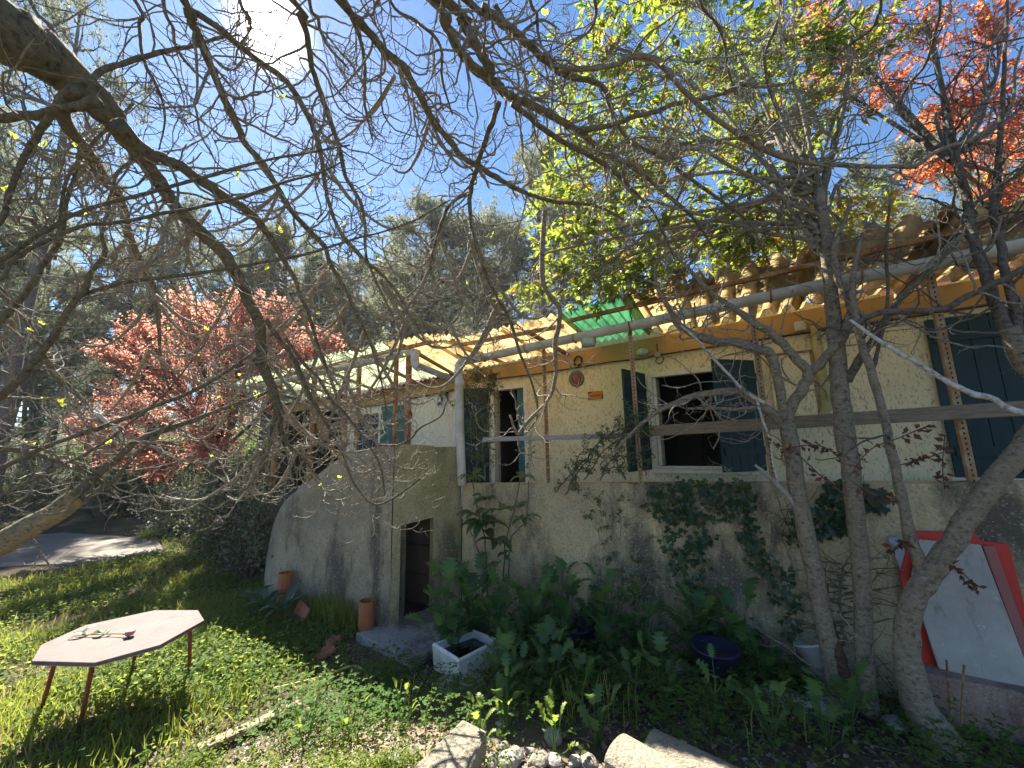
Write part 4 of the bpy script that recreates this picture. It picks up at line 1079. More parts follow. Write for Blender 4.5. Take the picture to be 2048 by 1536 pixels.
MB().tube([on_y(1928, 1330, 3.78), on_y(1922, 1450, 3.78)], .006, 6).build("thin_stake", M['rust'], label="thin rusty stake standing right before the reddish ledge", cat="stake")
# low garden wall and things beyond the lawn at the far left
MB().hexa([(-18, 6.4, -.3), (-10.2, 6.6, -.3), (-10.2, 6.9, -.3), (-18, 6.7, -.3), (-18, 6.4, .75), (-10.2, 6.6, .85), (-10.2, 6.9, .85), (-18, 6.7, .75)]).build("garden_wall", M['stair'], label="low grey garden wall in shade beyond the path", cat="wall")
# ------------------------------------------------------------------ trees
def grow(P0, D0, L, R0, m, gnarl, lift, taper=.35, droop=0.):
    """many gnarled shoots at once: start points, directions, lengths, start radii"""
    N = len(P0); D = unit(D0); P = np.zeros((N, m, 3)); R = np.zeros((N, m)); P[:, 0] = P0; R[:, 0] = R0
    st = (L / (m - 1))[:, None]
    for i in range(1, m):
        f = i / (m - 1)
        D = D + rng.normal(size=(N, 3)) * gnarl
        D[:, 2] += lift * f - droop * (1 - f)
        D = unit(D); P[:, i] = P[:, i - 1] + D * st
        R[:, i] = R0 * (1 - (1 - taper) * f) * (1 + rng.normal(size=N) * .10)
    return P, R
def side_dirs(T, spread=.9, along=.45):
    N = rng.normal(size=T.shape); N -= T * (N * T).sum(1)[:, None]; N = unit(N)
    return unit(T * along + N * spread)
def spawn(P, R, per, rng_len, rfac, rmin, rmax, m, gnarl, lift, along=.45, lo=.15, droop=0., taper=.35):
    """children along every path of a batch P (N,m,3)"""
    N, M_, _ = P.shape
    k = rng.poisson(per, N); src = np.repeat(np.arange(N), k); n = len(src)
    if n == 0: return np.zeros((0, m, 3)), np.zeros((0, m))
    u = rng.uniform(lo, 1, n) * (M_ - 1); i = np.minimum(u.astype(int), M_ - 2); f = (u - i)[:, None]
    A, B_ = P[src, i], P[src, i + 1]; p0 = A * (1 - f) + B_ * f; T = unit(B_ - A)
    r = np.clip(R[src, i] * rfac, rmin, rmax)
    L = rng.uniform(*rng_len, n)
    return grow(p0, side_dirs(T, .9, along), L, r, m, gnarl, lift, taper, droop)

class Tips:
    def __init__(s): s.p = []; s.d = []
    def add(s, P, frac):
        n = len(P); k = rng.random(n) < frac
        s.p.append(P[k, -1]); s.d.append(P[k, -1] - P[k, -2])

def limb_path(pts, d0, d1, pre=(), n_per=5, mode='depth'):
    """pts (x, y, width px) of the photograph; distance from the eye runs from d0 to d1 along the limb; pre = world points (x,y,z,r) before it"""
    pts = np.array(pts, float)
    s = np.r_[0, np.cumsum(np.linalg.norm(np.diff(pts[:, :2], axis=0), axis=1))]; s /= s[-1]
    rows = [list(q) for q in pre]
    for (x, y, w), f in zip(pts, s):
        d = d0 + (d1 - d0) * f
        if mode == 'y':
            p = on_y(x, y, d); c = float((p - EYE) @ FWD)
        else:
            p = at(x, y, d); c = d
        i_ = len(rows) - len(pre); tv = pts[min(i_ + 1, len(pts) - 1), :2] - pts[max(i_ - 1, 0), :2]; tv = tv / (np.linalg.norm(tv) + 1e-9)
        off_n = abs((x - 1024) * -tv[1] + (y - 768) * tv[0]) / FPX      # wide-angle stretch of a tube seen off the axis
        rows.append([*p, w * c / FPX / 2 * (.80 if mode == 'depth' else .90) / sqrt(1 + off_n ** 2)])
    return smooth_path(rows, max(8, len(rows) * n_per))

def limb(tree, pts, d0, d1, mat, pre=(), twigs=1.0, name="limb", tips=None, mode='depth', tw_mat=None, bl=(.25, .75), lift=.16, knob=.06, lo=.12, droop=.05):
    Q = limb_path(pts, d0, d1, pre, 5, mode)
    P, R = Q[:, :3].copy(), np.maximum(Q[:, 3], .0022)
    nn = len(P)
    wob = rng.normal(size=(nn, 3)); wob = (wob + np.roll(wob, 1, 0)) * .5
    P += wob * np.minimum(R * .16, .0045)[:, None]
    kn_ = rng.normal(size=nn); kn_ = (kn_ + np.roll(kn_, 1)) * .6
    Rn = R * (1 + kn_ * knob * np.clip(.02 / np.maximum(R, .004), .12, 1))
    k = 10 if R.max() > .03 else 7
    V, F = tube_geo(P, Rn, k)
    # close the ends
    c0, c1 = len(V), len(V) + 1
    V = np.vstack([V, P[:1], P[-1:]]); 
    j = np.arange(k)
    caps = np.vstack([np.stack([(j + 1) % k, j, np.full(k, c0)], 1), np.stack([(nn - 1) * k + j, (nn - 1) * k + (j + 1) % k, np.full(k, c1)], 1)])
    o = mobj(name, V, [F, caps], mat, None, True); o.parent = tree; o.matrix_parent_inverse = Matrix.Translation(-Vector(tree.location))
    if twigs > 0:
        inv = in_view(P, 500)
        seglen = np.linalg.norm(np.diff(P, axis=0), axis=1)
        vis = float((seglen * inv[1:]).sum())
        n1 = int(vis / .085 * twigs)
        if n1:
            start = max(lo, np.argmax(inv) / nn)
            P1, R1 = spawn(P[None], R[None] * 1.0, 0, bl, .42, .0035, .011, 9, .20, lift) if False else (None, None)
            u = rng.uniform(start, .99, n1) * (nn - 1); i = np.minimum(u.astype(int), nn - 2); f = (u - i)[:, None]
            p0 = P[i] * (1 - f) + P[i + 1] * f; T = unit(P[i + 1] - P[i])
            L = rng.uniform(bl[0], bl[1], n1) * 1.15 * (1.1 - .35 * u / nn)
            r = np.clip(R[i] * .42, .0028, .0082)
            P1, R1 = grow(p0, side_dirs(T, .85, .6) + np.array([0, 0, -.05]), L, r, 14, .23, lift * 1.0, .45, droop)
            P2, R2 = spawn(P1, R1, 3.0, (.06, .28), .72, .0024, .0052, 8, .26, lift * 1.5, .5, .15, droop)
            P3, R3 = spawn(P2, R2, 1.3, (.02, .08), .9, .0022, .0042, 4, .28, lift * 1.4, .4, .2)
            geos = [tubes_batch(P1, R1, 5), tubes_batch(P2, R2, 4)]
            if len(P3): geos.append(tubes_batch(P3, R3, 3))
            Vs, Fs, off = [], [], 0
            for v, f_ in geos: Vs.append(v); Fs.append(f_ + off); off += len(v)
            mobj("twigs", np.vstack(Vs), np.vstack(Fs), tw_mat or M['bark_twig'], o, True, kind='stuff')
            if tips is not None:
                tips.add(P2, .012); tips.add(P1, .03)
    return o
def buds(tree, tips, name="young_leaves", mat=None, s=(.012, .03), per=3):
    if not tips.p: return
    p = np.vstack(tips.p); d = unit(np.vstack(tips.d)); n = len(p)
    p = np.repeat(p, per, 0); d = np.repeat(d, per, 0)
    xd = unit(d + rng.normal(size=p.shape) * .5)
    V, F = scatter(*OVAL, p, rng.normal(size=p.shape), xd, rng.uniform(*s, len(p)) * np.repeat(rng.choice([.7, 1, 1.6], n), per))
    o = mobj(name, V, F, mat or M['leaf_bud'], None, False, kind='stuff'); o.parent = tree; o.matrix_parent_inverse = Matrix.Translation(-Vector(tree.location))

# the big bare tree: trunk behind the viewer, limbs arching overhead and down across the garden
fig = thing("bare_tree", "large leafless tree arching overhead with gnarled grey limbs against the sky", "tree", (-2.3, -1.7, 0))
tp = Tips()
bk = M['bark_grey']
fork = (-2.25, -1.0, 3.6, .22)
def trunk_mesh(tree, rows, mat, name="trunk", k=12, n=30):
    Q = smooth_path(rows, n); V, F = tube_geo(Q[:, :3], Q[:, 3] * (1 + rng.normal(size=n) * .03), k)
    o = mobj(name, V, F, mat, None, True); o.parent = tree; o.matrix_parent_inverse = Matrix.Translation(-Vector(tree.location)); return o
trunk_mesh(fig, [(-2.3, -1.7, -.2, .34), (-2.32, -1.6, .5, .28), (-2.2, -1.4, 1.8, .25), (-2.25, -1.1, 3.3, .24), (-2.3, -.9, 3.9, .23)], bk)
pre_l = [(-2.3, -.95, 3.75, .2), (-2.9, -.55, 4.4, .18)]
pre_c = [(-2.25, -1.0, 3.7, .15), (-1.75, -.2, 4.75, .11)]
pre_d = [(-2.25, -1.0, 3.7, .15), (-1.95, -.2, 4.75, .10)]
limb(fig, [(-40, 30, 150), (40, 80, 140), (110, 130, 108), (165, 175, 84), (215, 225, 72), (239, 262, 46), (267, 297, 42), (308, 349, 37), (345, 403, 33), (383, 448, 32), (441, 500, 31), (472, 544, 31), (489, 589, 31), (516, 637, 30), (523, 691, 29), (526, 732, 27), (543, 773, 26), (554, 804, 25), (560, 830, 24)], 1.75, 3.1, bk, pre_l, .75, tips=tp, lo=.3)
limb(fig, [(556, 812, 20), (545, 850, 16), (535, 900, 12), (510, 960, 9), (480, 985, 6)], 3.05, 3.3, bk, (), 1.3, tips=tp)
limb(fig, [(556, 812, 20), (563, 860, 15), (580, 893, 11), (605, 915, 8), (640, 960, 5)], 3.05, 3.4, bk, (), 1.3, tips=tp)
limb(fig, [(232, 250, 50), (290, 302, 30), (328, 318, 27), (369, 338, 26), (403, 362, 24), (455, 396, 22), (496, 424, 20), (523, 451, 18), (547, 485, 16), (564, 513, 15), (575, 534, 13), (591, 559, 12), (600, 590, 11), (614, 617, 10), (624, 650, 9), (637, 692, 8), (655, 740, 6)], 1.98, 3.2, bk, (), 1.0, tips=tp)
limb(fig, [(150, 178, 50), (122, 225, 46), (164, 290, 36), (191, 328, 32), (212, 362, 28), (239, 396, 26), (258, 470, 24), (277, 517, 22), (292, 542, 20), (304, 567, 18), (310, 590, 15), (318, 660, 11), (322, 720, 8), (340, 780, 5)], 1.85, 4.7, bk, (), .9, tips=tp)
limb(fig, [(195, 205, 40), (130, 219, 28), (70, 229, 27), (0, 236, 28), (-80, 250, 24)], 1.85, 2.0, bk, (), .5, tips=tp)
limb(fig, [(366, 0, 22), (376, 27, 22), (396, 68, 22), (420, 130, 20), (444, 188, 18), (472, 246, 17), (492, 287, 16), (526, 328, 16), (554, 372, 15), (581, 420, 14), (625, 468, 13), (649, 492, 12), (659, 524, 11), (678, 556, 10), (695, 588, 9), (707, 614, 8), (720, 640, 8), (743, 692, 7), (762, 760, 5), (775, 830, 4)], 2.0, 3.4, bk, pre_d, 1.0, tips=tp)
limb(fig, [(380, 20, 18), (427, 48, 15), (472, 85, 14), (519, 123, 14), (564, 154, 14), (595, 195, 14), (615, 232, 14), (632, 273, 13), (643, 325, 12), (651, 370, 11), (657, 405, 10), (678, 460, 10), (704, 492, 10), (730, 521, 9), (756, 543, 9), (782, 569, 8), (801, 595, 8), (820, 627, 7), (850, 680, 5)], 2.05, 3.5, bk, (), 1.0, tips=tp)
limb(fig, [(584, 0, 16), (598, 27, 16), (612, 68, 15), (622, 126, 14), (636, 171, 14), (656, 229, 13), (677, 290, 12), (690, 350, 10), (707, 379, 9), (724, 414, 9), (730, 450, 8), (733, 514, 7), (760, 580, 6), (790, 640, 5)], 2.2, 3.4, bk, pre_d, 1.0, tips=tp)
limb(fig, [(680, 3, 22), (714, 38, 22), (748, 75, 21), (776, 109, 20), (806, 130, 20), (824, 164, 18), (844, 202, 17), (864, 236, 17), (885, 263, 16), (905, 290, 16), (929, 318, 15), (960, 335, 15), (994, 355, 14), (1029, 376, 13), (1063, 390, 12), (1111, 403, 11), (1158, 407, 10), (1200, 415, 8), (1250, 440, 6)], 2.2, 3.5, bk, pre_c, 1.0, tips=tp)
limb(fig, [(998, 205, 16), (984, 246, 14), (970, 284, 13), (957, 325, 12), (947, 359, 12), (940, 386, 12), (940, 427, 11), (950, 478, 10), (956, 501, 10), (968, 537, 9), (975, 556, 9), (994, 595, 8), (1017, 634, 8), (1039, 704, 7), (1065, 770, 6), (1075, 830, 5), (1050, 870, 4)], 2.35, 3.6, bk, (), 1.1, tips=tp)
limb(fig, [(942, 384, 11), (902, 407, 10), (885, 441, 9), (875, 472, 8), (865, 506, 7), (860, 540, 6), (830, 580, 5), (790, 610, 4)], 2.75, 3.3, bk, (), 1.3, tips=tp)
limb(fig, [(861, 0, 24), (882, 34, 24), (906, 79, 24), (933, 120, 24), (960, 144, 28), (991, 167, 28), (1015, 191, 26), (1056, 208, 24), (1100, 229, 22), (1135, 249, 20), (1160, 265, 18), (1200, 300, 16), (1260, 330, 15), (1310, 370, 12), (1380, 430, 9), (1430, 500, 6)], 2.2, 3.3, bk, pre_c, .9, tips=tp)
limb(fig, [(892, 0, 26), (919, 38, 26), (947, 79, 26), (967, 116, 26), (986, 150, 22)], 2.2, 2.36, bk, pre_c, .6, tips=tp)
limb(fig, [(933, 0, 24), (964, 14, 24), (998, 41, 26), (1035, 68, 24), (1063, 96, 22), (1090, 120, 22), (1121, 144, 20), (1158, 157, 18), (1189, 164, 17), (1213, 185, 16), (1223, 219, 14), (1230, 246, 12)], 2.2, 2.7, bk, pre_c, .8, tips=tp)
limb(fig, [(1115, 140, 18), (1176, 137, 17), (1227, 130, 16), (1261, 116, 18), (1305, 116, 20), (1329, 137, 18), (1350, 164, 16), (1382, 195, 17), (1433, 239, 16), (1485, 273, 16), (1512, 290, 16), (1560, 314, 16), (1611, 325, 15), (1656, 328, 14), (1710, 332, 13), (1768, 333, 12), (1826, 332, 12), (1854, 314, 11), (1895, 294, 10), (1943, 280, 10), (1984, 253, 10), (2014, 226, 10), (2028, 191, 9), (2032, 133, 8), (2045, 92, 8)], 2.45, 2.6, M['bark_pale'], (), .9, tips=tp)
limb(fig, [(1158, 263, 18), (1234, 246, 14), (1275, 232, 14), (1316, 222, 13), (1348, 208, 12), (1403, 198, 11), (1450, 185, 10), (1485, 171, 9), (1533, 174, 8), (1587, 164, 6)], 2.55, 2.7, bk, (), 1.0, tips=tp)
limb(fig, [(1022, 205, 18), (1073, 246, 16), (1124, 284, 15), (1165, 304, 14), (1203, 325, 13), (1240, 355, 11), (1275, 390, 9), (1310, 430, 7), (1350, 520, 5)], 2.4, 3.2, bk, (), 1.0, tips=tp)
limb(fig, [(1225, 235, 12), (1261, 284, 12), (1322, 314, 12), (1377, 355, 11), (1440, 400, 10), (1500, 450, 8), (1540, 530, 6)], 2.72, 3.2, bk, (), 1.0, tips=tp)
limb(fig, [(990, 10, 14), (1030, 70, 12), (1080, 40, 8), (1120, 60, 5)], 2.3, 2.5, bk, (), 1.3, tips=tp)
limb(fig, [(270, 0, 11), (278, 50, 10), (285, 110, 9), (295, 140, 9), (320, 185, 8), (330, 240, 6), (318, 300, 4)], 2.0, 2.3, bk, [(-2.7, .1, 5.0, .02)], 1.2, tips=tp)
limb(fig, [(165, 170, 24), (205, 142, 22), (240, 128, 20), (300, 110, 17), (350, 98, 15), (395, 90, 12), (440, 76, 8), (480, 70, 5)], 1.9, 2.3, bk, (), 1.0, tips=tp)
limb(fig, [(525, 735, 20), (490, 700, 8), (460, 690, 6), (430, 720, 4)], 2.95, 3.0, bk, (), 1.5, tips=tp)
limb(fig, [(532, 640, 14), (557, 677, 13), (582, 709, 12), (600, 745, 11), (620, 790, 10), (648, 840, 9), (673, 880, 7), (690, 920, 6), (703, 957, 6), (728, 994, 6), (752, 1009, 5), (787, 996, 5), (841, 957, 4)], 2.85, 3.5, bk, (), 1.1, tips=tp)
limb(fig, [(570, 675, 10), (611, 730, 9), (637, 756, 8), (663, 800, 8), (689, 826, 7), (730, 880, 6), (760, 930, 5), (770, 990, 4)], 2.9, 3.4, bk, (), 1.2, tips=tp)
limb(fig, [(760, 890, 6), (794, 890, 5), (822, 877, 5), (841, 855, 5), (881, 833, 4), (893, 801, 3)], 3.3, 3.3, M['bark_plum'], (), .3, tips=tp)
limb(fig, [(1085, 560, 14), (1120, 620, 13), (1110, 690, 12), (1112, 750, 10), (1095, 800, 9), (1050, 850, 9), (1035, 868, 8), (1020, 830, 5)], 3.0, 3.4, M['bark_pale'], [tuple(at(1090, 420, 2.9)) + (.02,)], .5, tips=tp)
for (x0, y0, x1, y1, x2, y2) in ((60, 0, 140, 120, 200, 300), (690, 0, 730, 130, 745, 280), (780, 0, 880, 90, 905, 230), (1060, 0, 1075, 60, 1110, 130), (1190, 0, 1180, 60, 1120, 110), (480, 0, 500, 60, 470, 130), (330, 20, 350, 90, 420, 170), (620, 10, 640, 60, 700, 140), (1400, 0, 1450, 90, 1480, 200), (1560, 0, 1530, 110, 1560, 240), (1760, 0, 1740, 60, 1660, 130), (1880, 0, 1850, 130, 1800, 210)):
    limb(fig, [(x0, y0, 9), ((x0 + x1) / 2 + 6, (y0 + y1) / 2, 9), (x1, y1, 8), ((x1 + x2) / 2 - 8, (y1 + y2) / 2, 7), (x2, y2, 4)], 2.3, 2.7, bk, [tuple(at(x0 - 20, y0 - 160, 2.2)) + (.016,)], 1.2, tips=tp)
rl = np.random.default_rng(21)
for (x0, y0) in ((475, 560), (520, 690), (555, 800), (600, 620), (650, 540), (700, 600), (760, 560), (820, 620), (880, 470), (950, 480), (1000, 600), (310, 590), (300, 700), (350, 430), (250, 480), (545, 770), (575, 690), (640, 700), (730, 660), (690, 760), (620, 800), (860, 540), (930, 440), (600, 890), (520, 900), (420, 420), (560, 380), (650, 330), (790, 150), (860, 240)):
    for _k in range(2):
        sg_ = rl.choice([-1, 1]); dx, dy = sg_ * rl.uniform(60, 190), rl.uniform(60, 190)
        if y0 + dy > 1000: dy = 1000 - y0
        pts = [(x0, y0, 10), (x0 + dx * .3, y0 + dy * .45 + 15, 9), (x0 + dx * .62, y0 + dy * .85 + 12, 7), (x0 + dx * .85, y0 + dy, 6), (x0 + dx * 1.05, y0 + dy * .93, 4)]
        da = 2.5 + .9 * min(1, y0 / 800)
        limb(fig, pts, da, da + rl.uniform(.1, .5), M['bark_twig'], (), .7, "branch", tips=tp, bl=(.15, .5), lo=.05)
buds(fig, tp)

# second leafless tree leaning in from beyond the left edge, low lichen-covered limb and straight sprouts
low = thing("bare_tree", "leafless tree at the lawn's edge with a low yellow lichen-covered limb and straight sprouts", "tree", (-4.9, .35, 0))
tl = Tips()
fk = at(-170, 1170, 2.55)
trunk_mesh(low, [(-5.0, .2, -.2, .2), (-4.95, .3, .5, .16), (*fk, .13)], bk)
limb(low, [(-170, 1170, 80), (-80, 1125, 68), (0, 1088, 62), (60, 1055, 58), (120, 1020, 54), (160, 990, 50)], 2.55, 2.75, M['bark_lichen'], (), .12, tips=tl)
limb(low, [(150, 990, 30), (188, 955, 20), (239, 914, 18), (273, 883, 17), (325, 862, 15), (393, 838, 12), (444, 818, 10), (513, 794, 8), (560, 770, 6)], 2.72, 3.3, bk, (), 1.0, tips=tl)
limb(low, [(165, 1000, 13), (188, 989, 12), (232, 955, 11), (273, 907, 10), (308, 879, 8), (350, 840, 5)], 2.75, 3.0, bk, (), 1.0, tips=tl)
up1 = tuple(at(-120, 880, 2.3)) + (.05,)
limb(low, [(-60, 850, 24), (0, 794, 23), (48, 746, 22), (96, 688, 22), (137, 620, 21), (171, 575, 20), (181, 547, 18), (210, 507, 16), (204, 467, 12), (217, 422, 12), (221, 392, 11), (240, 340, 10), (300, 300, 8)], 2.3, 2.4, bk, [(*fk, .09), up1], .55, tips=tl)
limb(low, [(-50, 690, 22), (0, 642, 22), (31, 609, 22), (62, 572, 22), (83, 534, 20), (108, 501, 20), (125, 467, 18), (133, 401, 14), (150, 350, 12), (165, 290, 9)], 2.25, 2.4, bk, [(*fk, .08), up1], .55, tips=tl)
limb(low, [(-60, 470, 24), (0, 441, 22), (20, 380, 22), (41, 331, 24), (68, 280, 26), (103, 232, 26), (130, 205, 20)], 1.9, 1.9, bk, [tuple(at(-130, 640, 2.0)) + (.03,)], .4, tips=tl)
for pts, d0, d1 in (
        ([(-120, 610, 16), (7, 519, 14), (85, 465, 13), (171, 420, 12), (308, 383, 11), (427, 349, 10), (530, 321, 8), (625, 304, 7), (700, 290, 5)], 2.0, 2.3),
        ([(-120, 650, 16), (0, 560, 14), (34, 513, 13), (154, 455, 12), (239, 444, 11), (342, 424, 10), (461, 400, 9), (564, 366, 8), (640, 345, 6), (690, 320, 5)], 2.0, 2.3),
        ([(160, 590, 12), (246, 565, 11), (328, 555, 10), (410, 544, 9), (513, 527, 8), (615, 507, 7), (700, 480, 6), (760, 465, 5), (830, 440, 5), (900, 400, 4)], 2.38, 2.6),
        ([(-90, 970, 12), (0, 937, 12), (103, 889, 11), (212, 852, 12), (308, 814, 11), (410, 770, 10), (513, 702, 7)], 2.4, 2.6),
        ([(-90, 1030, 10), (0, 992, 9), (103, 941, 8), (191, 896, 7), (308, 808, 6), (376, 732, 5), (420, 670, 4)], 2.4, 2.5),
        ([(267, 205, 10), (239, 236, 11), (191, 280, 12), (154, 328, 12), (130, 369, 12), (118, 450, 10), (110, 520, 10)], 2.3, 2.4)):
    limb(low, pts, d0, d1, bk, () if pts[0][0] > 0 else [(*fk, .03)], .3, tips=tl, name="sprout", knob=.03)
limb(low, [(-80, 900, 16), (0, 897, 15), (68, 907, 14), (116, 924, 14), (178, 948, 12), (240, 990, 8)], 2.5, 2.9, bk, [(*fk, .05)], .9, tips=tl)
limb(low, [(-60, 540, 18), (0, 579, 16), (27, 613, 16), (62, 654, 16), (85, 705, 16), (109, 746, 16), (144, 780, 14), (171, 808, 13), (195, 842, 12), (219, 856, 10), (250, 890, 6)], 2.9, 4.3, bk, [(-4.9, .3, 3.3, .05)], 1.2, tips=tl)
limb(low, [(195, 827, 11), (230, 860, 11), (270, 905, 10)], 3.1, 3.15, M['bark_white'], (), 0)
buds(low, tl)
# a few large young fig leaves near the viewer
for k_, (x, y, d, s_) in enumerate(((222, 888, 2.5, .05), (118, 805, 2.5, .045), (60, 890, 2.6, .035), (160, 425, 2.3, .04), (150, 290, 2.2, .035), (15, 380, 2.0, .035), (415, 660, 2.9, .035), (60, 660, 2.5, .03), (400, 712, 2.9, .03), (60, 1360, 2.0, .04))):
    p = at(x, y, d)
    pos = np.repeat(p[None], 3, 0) + rng.normal(size=(3, 3)) * .006
    V, F = scatter(*IVY, pos, rng.normal(size=(3, 3)) + FWD * -.4, np.array([[rng.normal() * .6, rng.normal() * .6, 1.]] * 3) + rng.normal(size=(3, 3)) * .4, np.full(3, s_ * .8))
    o = mobj("leaf", V, F, M['leaf_bud'], None); o.parent = low; o.matrix_parent_inverse = Matrix.Translation(-Vector(low.location))

# slender pale tree in front of the terrace wall
slim = thing("bare_tree", "slender pale leafless tree leaning left of the straight trunk, with a rotten foot stub", "tree", (.47, 3.80, 0))
ts = Tips(); bp = M['bark_pale']
limb(slim, [(1672, 1385, 46), (1665, 1340, 44), (1650, 1250, 42), (1625, 1130, 42), (1600, 1010, 40), (1583, 900, 40), (1572, 845, 38)], 3.80, 3.70, bp, (), .15, "trunk", mode='y', tw_mat=bp)
limb(slim, [(1572, 850, 34), (1584, 808, 28), (1608, 773, 27), (1618, 746, 25), (1594, 719, 22), (1567, 691, 20), (1539, 664, 18), (1505, 644, 16), (1468, 616, 14), (1444, 602, 12), (1416, 579, 10), (1390, 550, 8), (1340, 500, 6)], 3.70, 3.45, bp, (), .7, mode='y', tips=ts)
limb(slim, [(1616, 748, 24), (1649, 719, 22), (1690, 664, 24), (1703, 613, 24), (1690, 580, 20), (1676, 558, 18), (1669, 517, 16), (1672, 480, 14), (1690, 440, 10), (1700, 400, 8)], 3.68, 3.5, bp, (), .8, mode='y', tips=ts)
limb(slim, [(1570, 840, 26), (1563, 790, 24), (1550, 739, 24), (1539, 705, 24), (1515, 698, 22), (1468, 685, 20), (1416, 681, 18), (1372, 661, 16), (1348, 633, 14), (1330, 600, 10), (1310, 560, 8), (1320, 500, 5)], 3.68, 3.35, bp, (), .7, mode='y', tips=ts)
limb(slim, [(1570, 855, 26), (1553, 835, 24), (1519, 808, 20), (1485, 787, 18), (1433, 784, 16), (1382, 794, 14), (1348, 808, 12), (1318, 822, 10), (1280, 850, 8), (1250, 880, 6), (1200, 930, 4)], 3.70, 3.5, bp, (), .35, mode='y', tips=ts)
limb(slim, [(1540, 822, 10), (1519, 815, 8), (1468, 818, 8), (1420, 816, 7), (1372, 818, 5)], 3.66, 3.55, bp, (), .5, mode='y', tips=ts)
limb(slim, [(1530, 806, 9), (1512, 797, 8), (1491, 784, 8), (1457, 749, 7), (1416, 705, 6), (1395, 680, 6), (1360, 650, 4)], 3.62, 3.4, M['bark_white'], (), .6, mode='y', tips=ts)
limb(slim, [(1512, 795, 7), (1525, 840, 6), (1540, 880, 5), (1545, 920, 5), (1556, 965, 3)], 3.62, 3.6, M['bark_white'], (), .5, mode='y', tips=ts)
limb(slim, [(1592, 1010, 13), (1560, 975, 11), (1533, 948, 9), (1510, 930, 6)], 3.72, 3.6, M['grey_wood'], (), .1, mode='y')
limb(slim, [(1690, 1390, 40), (1680, 1330, 38), (1660, 1260, 30), (1648, 1200, 22), (1650, 1165, 18)], 3.78, 3.78, mat_bark('rotten_bark', (.05, .035, .025), (.12, .075, .045)), (), .1, "dead_stub", mode='y')
buds(slim, ts)

# straight-trunked evergreen whose crown hangs over the canopy
ever = thing("evergreen_tree", "evergreen tree with straight trunk and glossy yellow-green leaves above the canopy", "tree", (.64, 3.80, 0))
limb(ever, [(1738, 1420, 54), (1735, 1380, 48), (1728, 1250, 46), (1718, 1100, 46), (1705, 980, 46), (1692, 880, 50), (1680, 780, 45), (1672, 690, 40), (1664, 600, 36), (1655, 520, 32), (1648, 440, 28), (1640, 380, 26)], 3.80, 3.62, bp, (), .05, "trunk", mode='y', tw_mat=bp)
limb(ever, [(1692, 763, 22), (1741, 687, 20), (1778, 630, 18), (1814, 583, 16), (1853, 547, 14), (1880, 520, 12), (1920, 480, 8)], 3.68, 3.5, M['bark_grey'], (), .5, mode='y')
limb(ever, [(1643, 395, 26), (1630, 350, 20), (1600, 300, 16), (1565, 240, 12), (1530, 150, 8)], 3.62, 3.9, M['bark_grey'], (), .5, mode='y')
limb(ever, [(1641, 395, 24), (1655, 340, 18), (1668, 290, 15), (1690, 200, 11), (1700, 80, 7)], 3.62, 3.9, M['bark_grey'], (), .5, mode='y')
blobs = [(1300, 300, 4.5, .62), (1210, 110, 4.4, .60), (1430, 130, 4.5, .62), (1140, 470, 4.3, .42), (1540, 400, 4.3, .50), (1400, 460, 4.3, .52), (1620, 230, 4.3, .5), (1280, 520, 4.25, .36), (1050, 590, 4.0, .20), (1560, 60, 4.5, .5), (1180, 290, 4.4, .45), (1340, -60, 4.6, .6), (1700, 430, 4.2, .34), (1490, 280, 4.6, .55), (1230, 400, 4.4, .45), (1740, 90, 4.4, .35), (1110, 370, 4.3, .25), (1180, 560, 4.1, .3), (1460, 540, 4.2, .34), (1570, 520, 4.2, .3), (1330, 570, 3.9, .26), (1500, 470, 3.9, .3), (1130, 550, 4.0, .28), (1260, 560, 3.9, .24), (1640, 110, 4.3, .4), (1660, 480, 3.9, .25)]
base_top = on_y(1642, 390, 3.62)
wood_V, wood_F, off = [], [], 0
RP, RD = [], []
for bi, (x, y, d, rad) in enumerate(blobs):
    c = at(x, y, d)
    base_top = on_y(1642 + 8 * rng.normal(), 330 + 190 * rng.random(), 3.63)
    mid = (base_top + c) / 2 + np.array([0, 0, .25]) + rng.normal(size=3) * .22
    Q = smooth_path([(*base_top, .018), (*mid, .014), (*(c * .8 + mid * .2 + rng.normal(size=3) * .12), .011), (*c, .007)], 14)
    V, F = tube_geo(Q[:, :3] + rng.normal(size=(14, 3)) * .012, Q[:, 3], 7)
    o = mobj("branch", V, F, M['bark_pale'], None, True); o.parent = ever; o.matrix_parent_inverse = Matrix.Translation(-Vector(ever.location))
    n = int(86 * (rad / .5) ** 2.2) + 8
    dirs = unit(rng.normal(size=(n, 3))); st = Q[rng.integers(5, 14, n), :3]
    e = c + dirs * rad * rng.uniform(.3, 1.25, n)[:, None] * np.array([1.15, 1.15, .95])
    P1 = np.stack([st + (e - st) * f + rng.normal(size=(n, 3)) * .02 * (0 < f < 1) for f in np.linspace(0, 1, 6)], 1)
    V, F = tubes_batch(P1, np.linspace(.0045, .0022, 6)[None] * np.ones((n, 1)), 4)
    wood_V.append(V); wood_F.append(F + off); off += len(V)
    RP.append(e); RD.append(unit(e - st + rng.normal(size=(n, 3)) * .1))
o = mobj("twigs", np.vstack(wood_V), np.vstack(wood_F), M['bark_twig'], None, True, kind='stuff'); o.parent = ever; o.matrix_parent_inverse = Matrix.Translation(-Vector(ever.location))
RP, RD = np.vstack(RP), np.vstack(RD); nr = len(RP); per = 9
pos = np.repeat(RP, per, 0) - np.repeat(RD, per, 0) * rng.uniform(0, .09, nr * per)[:, None]
D = np.repeat(RD, per, 0); xd = unit(side_dirs(D, .9, .55) + np.array([0, 0, -.12]))
zd = unit(np.array([0, 0, 1.]) * .8 + rng.normal(size=pos.shape) * .45)
sz = rng.uniform(.055, .125, nr * per)
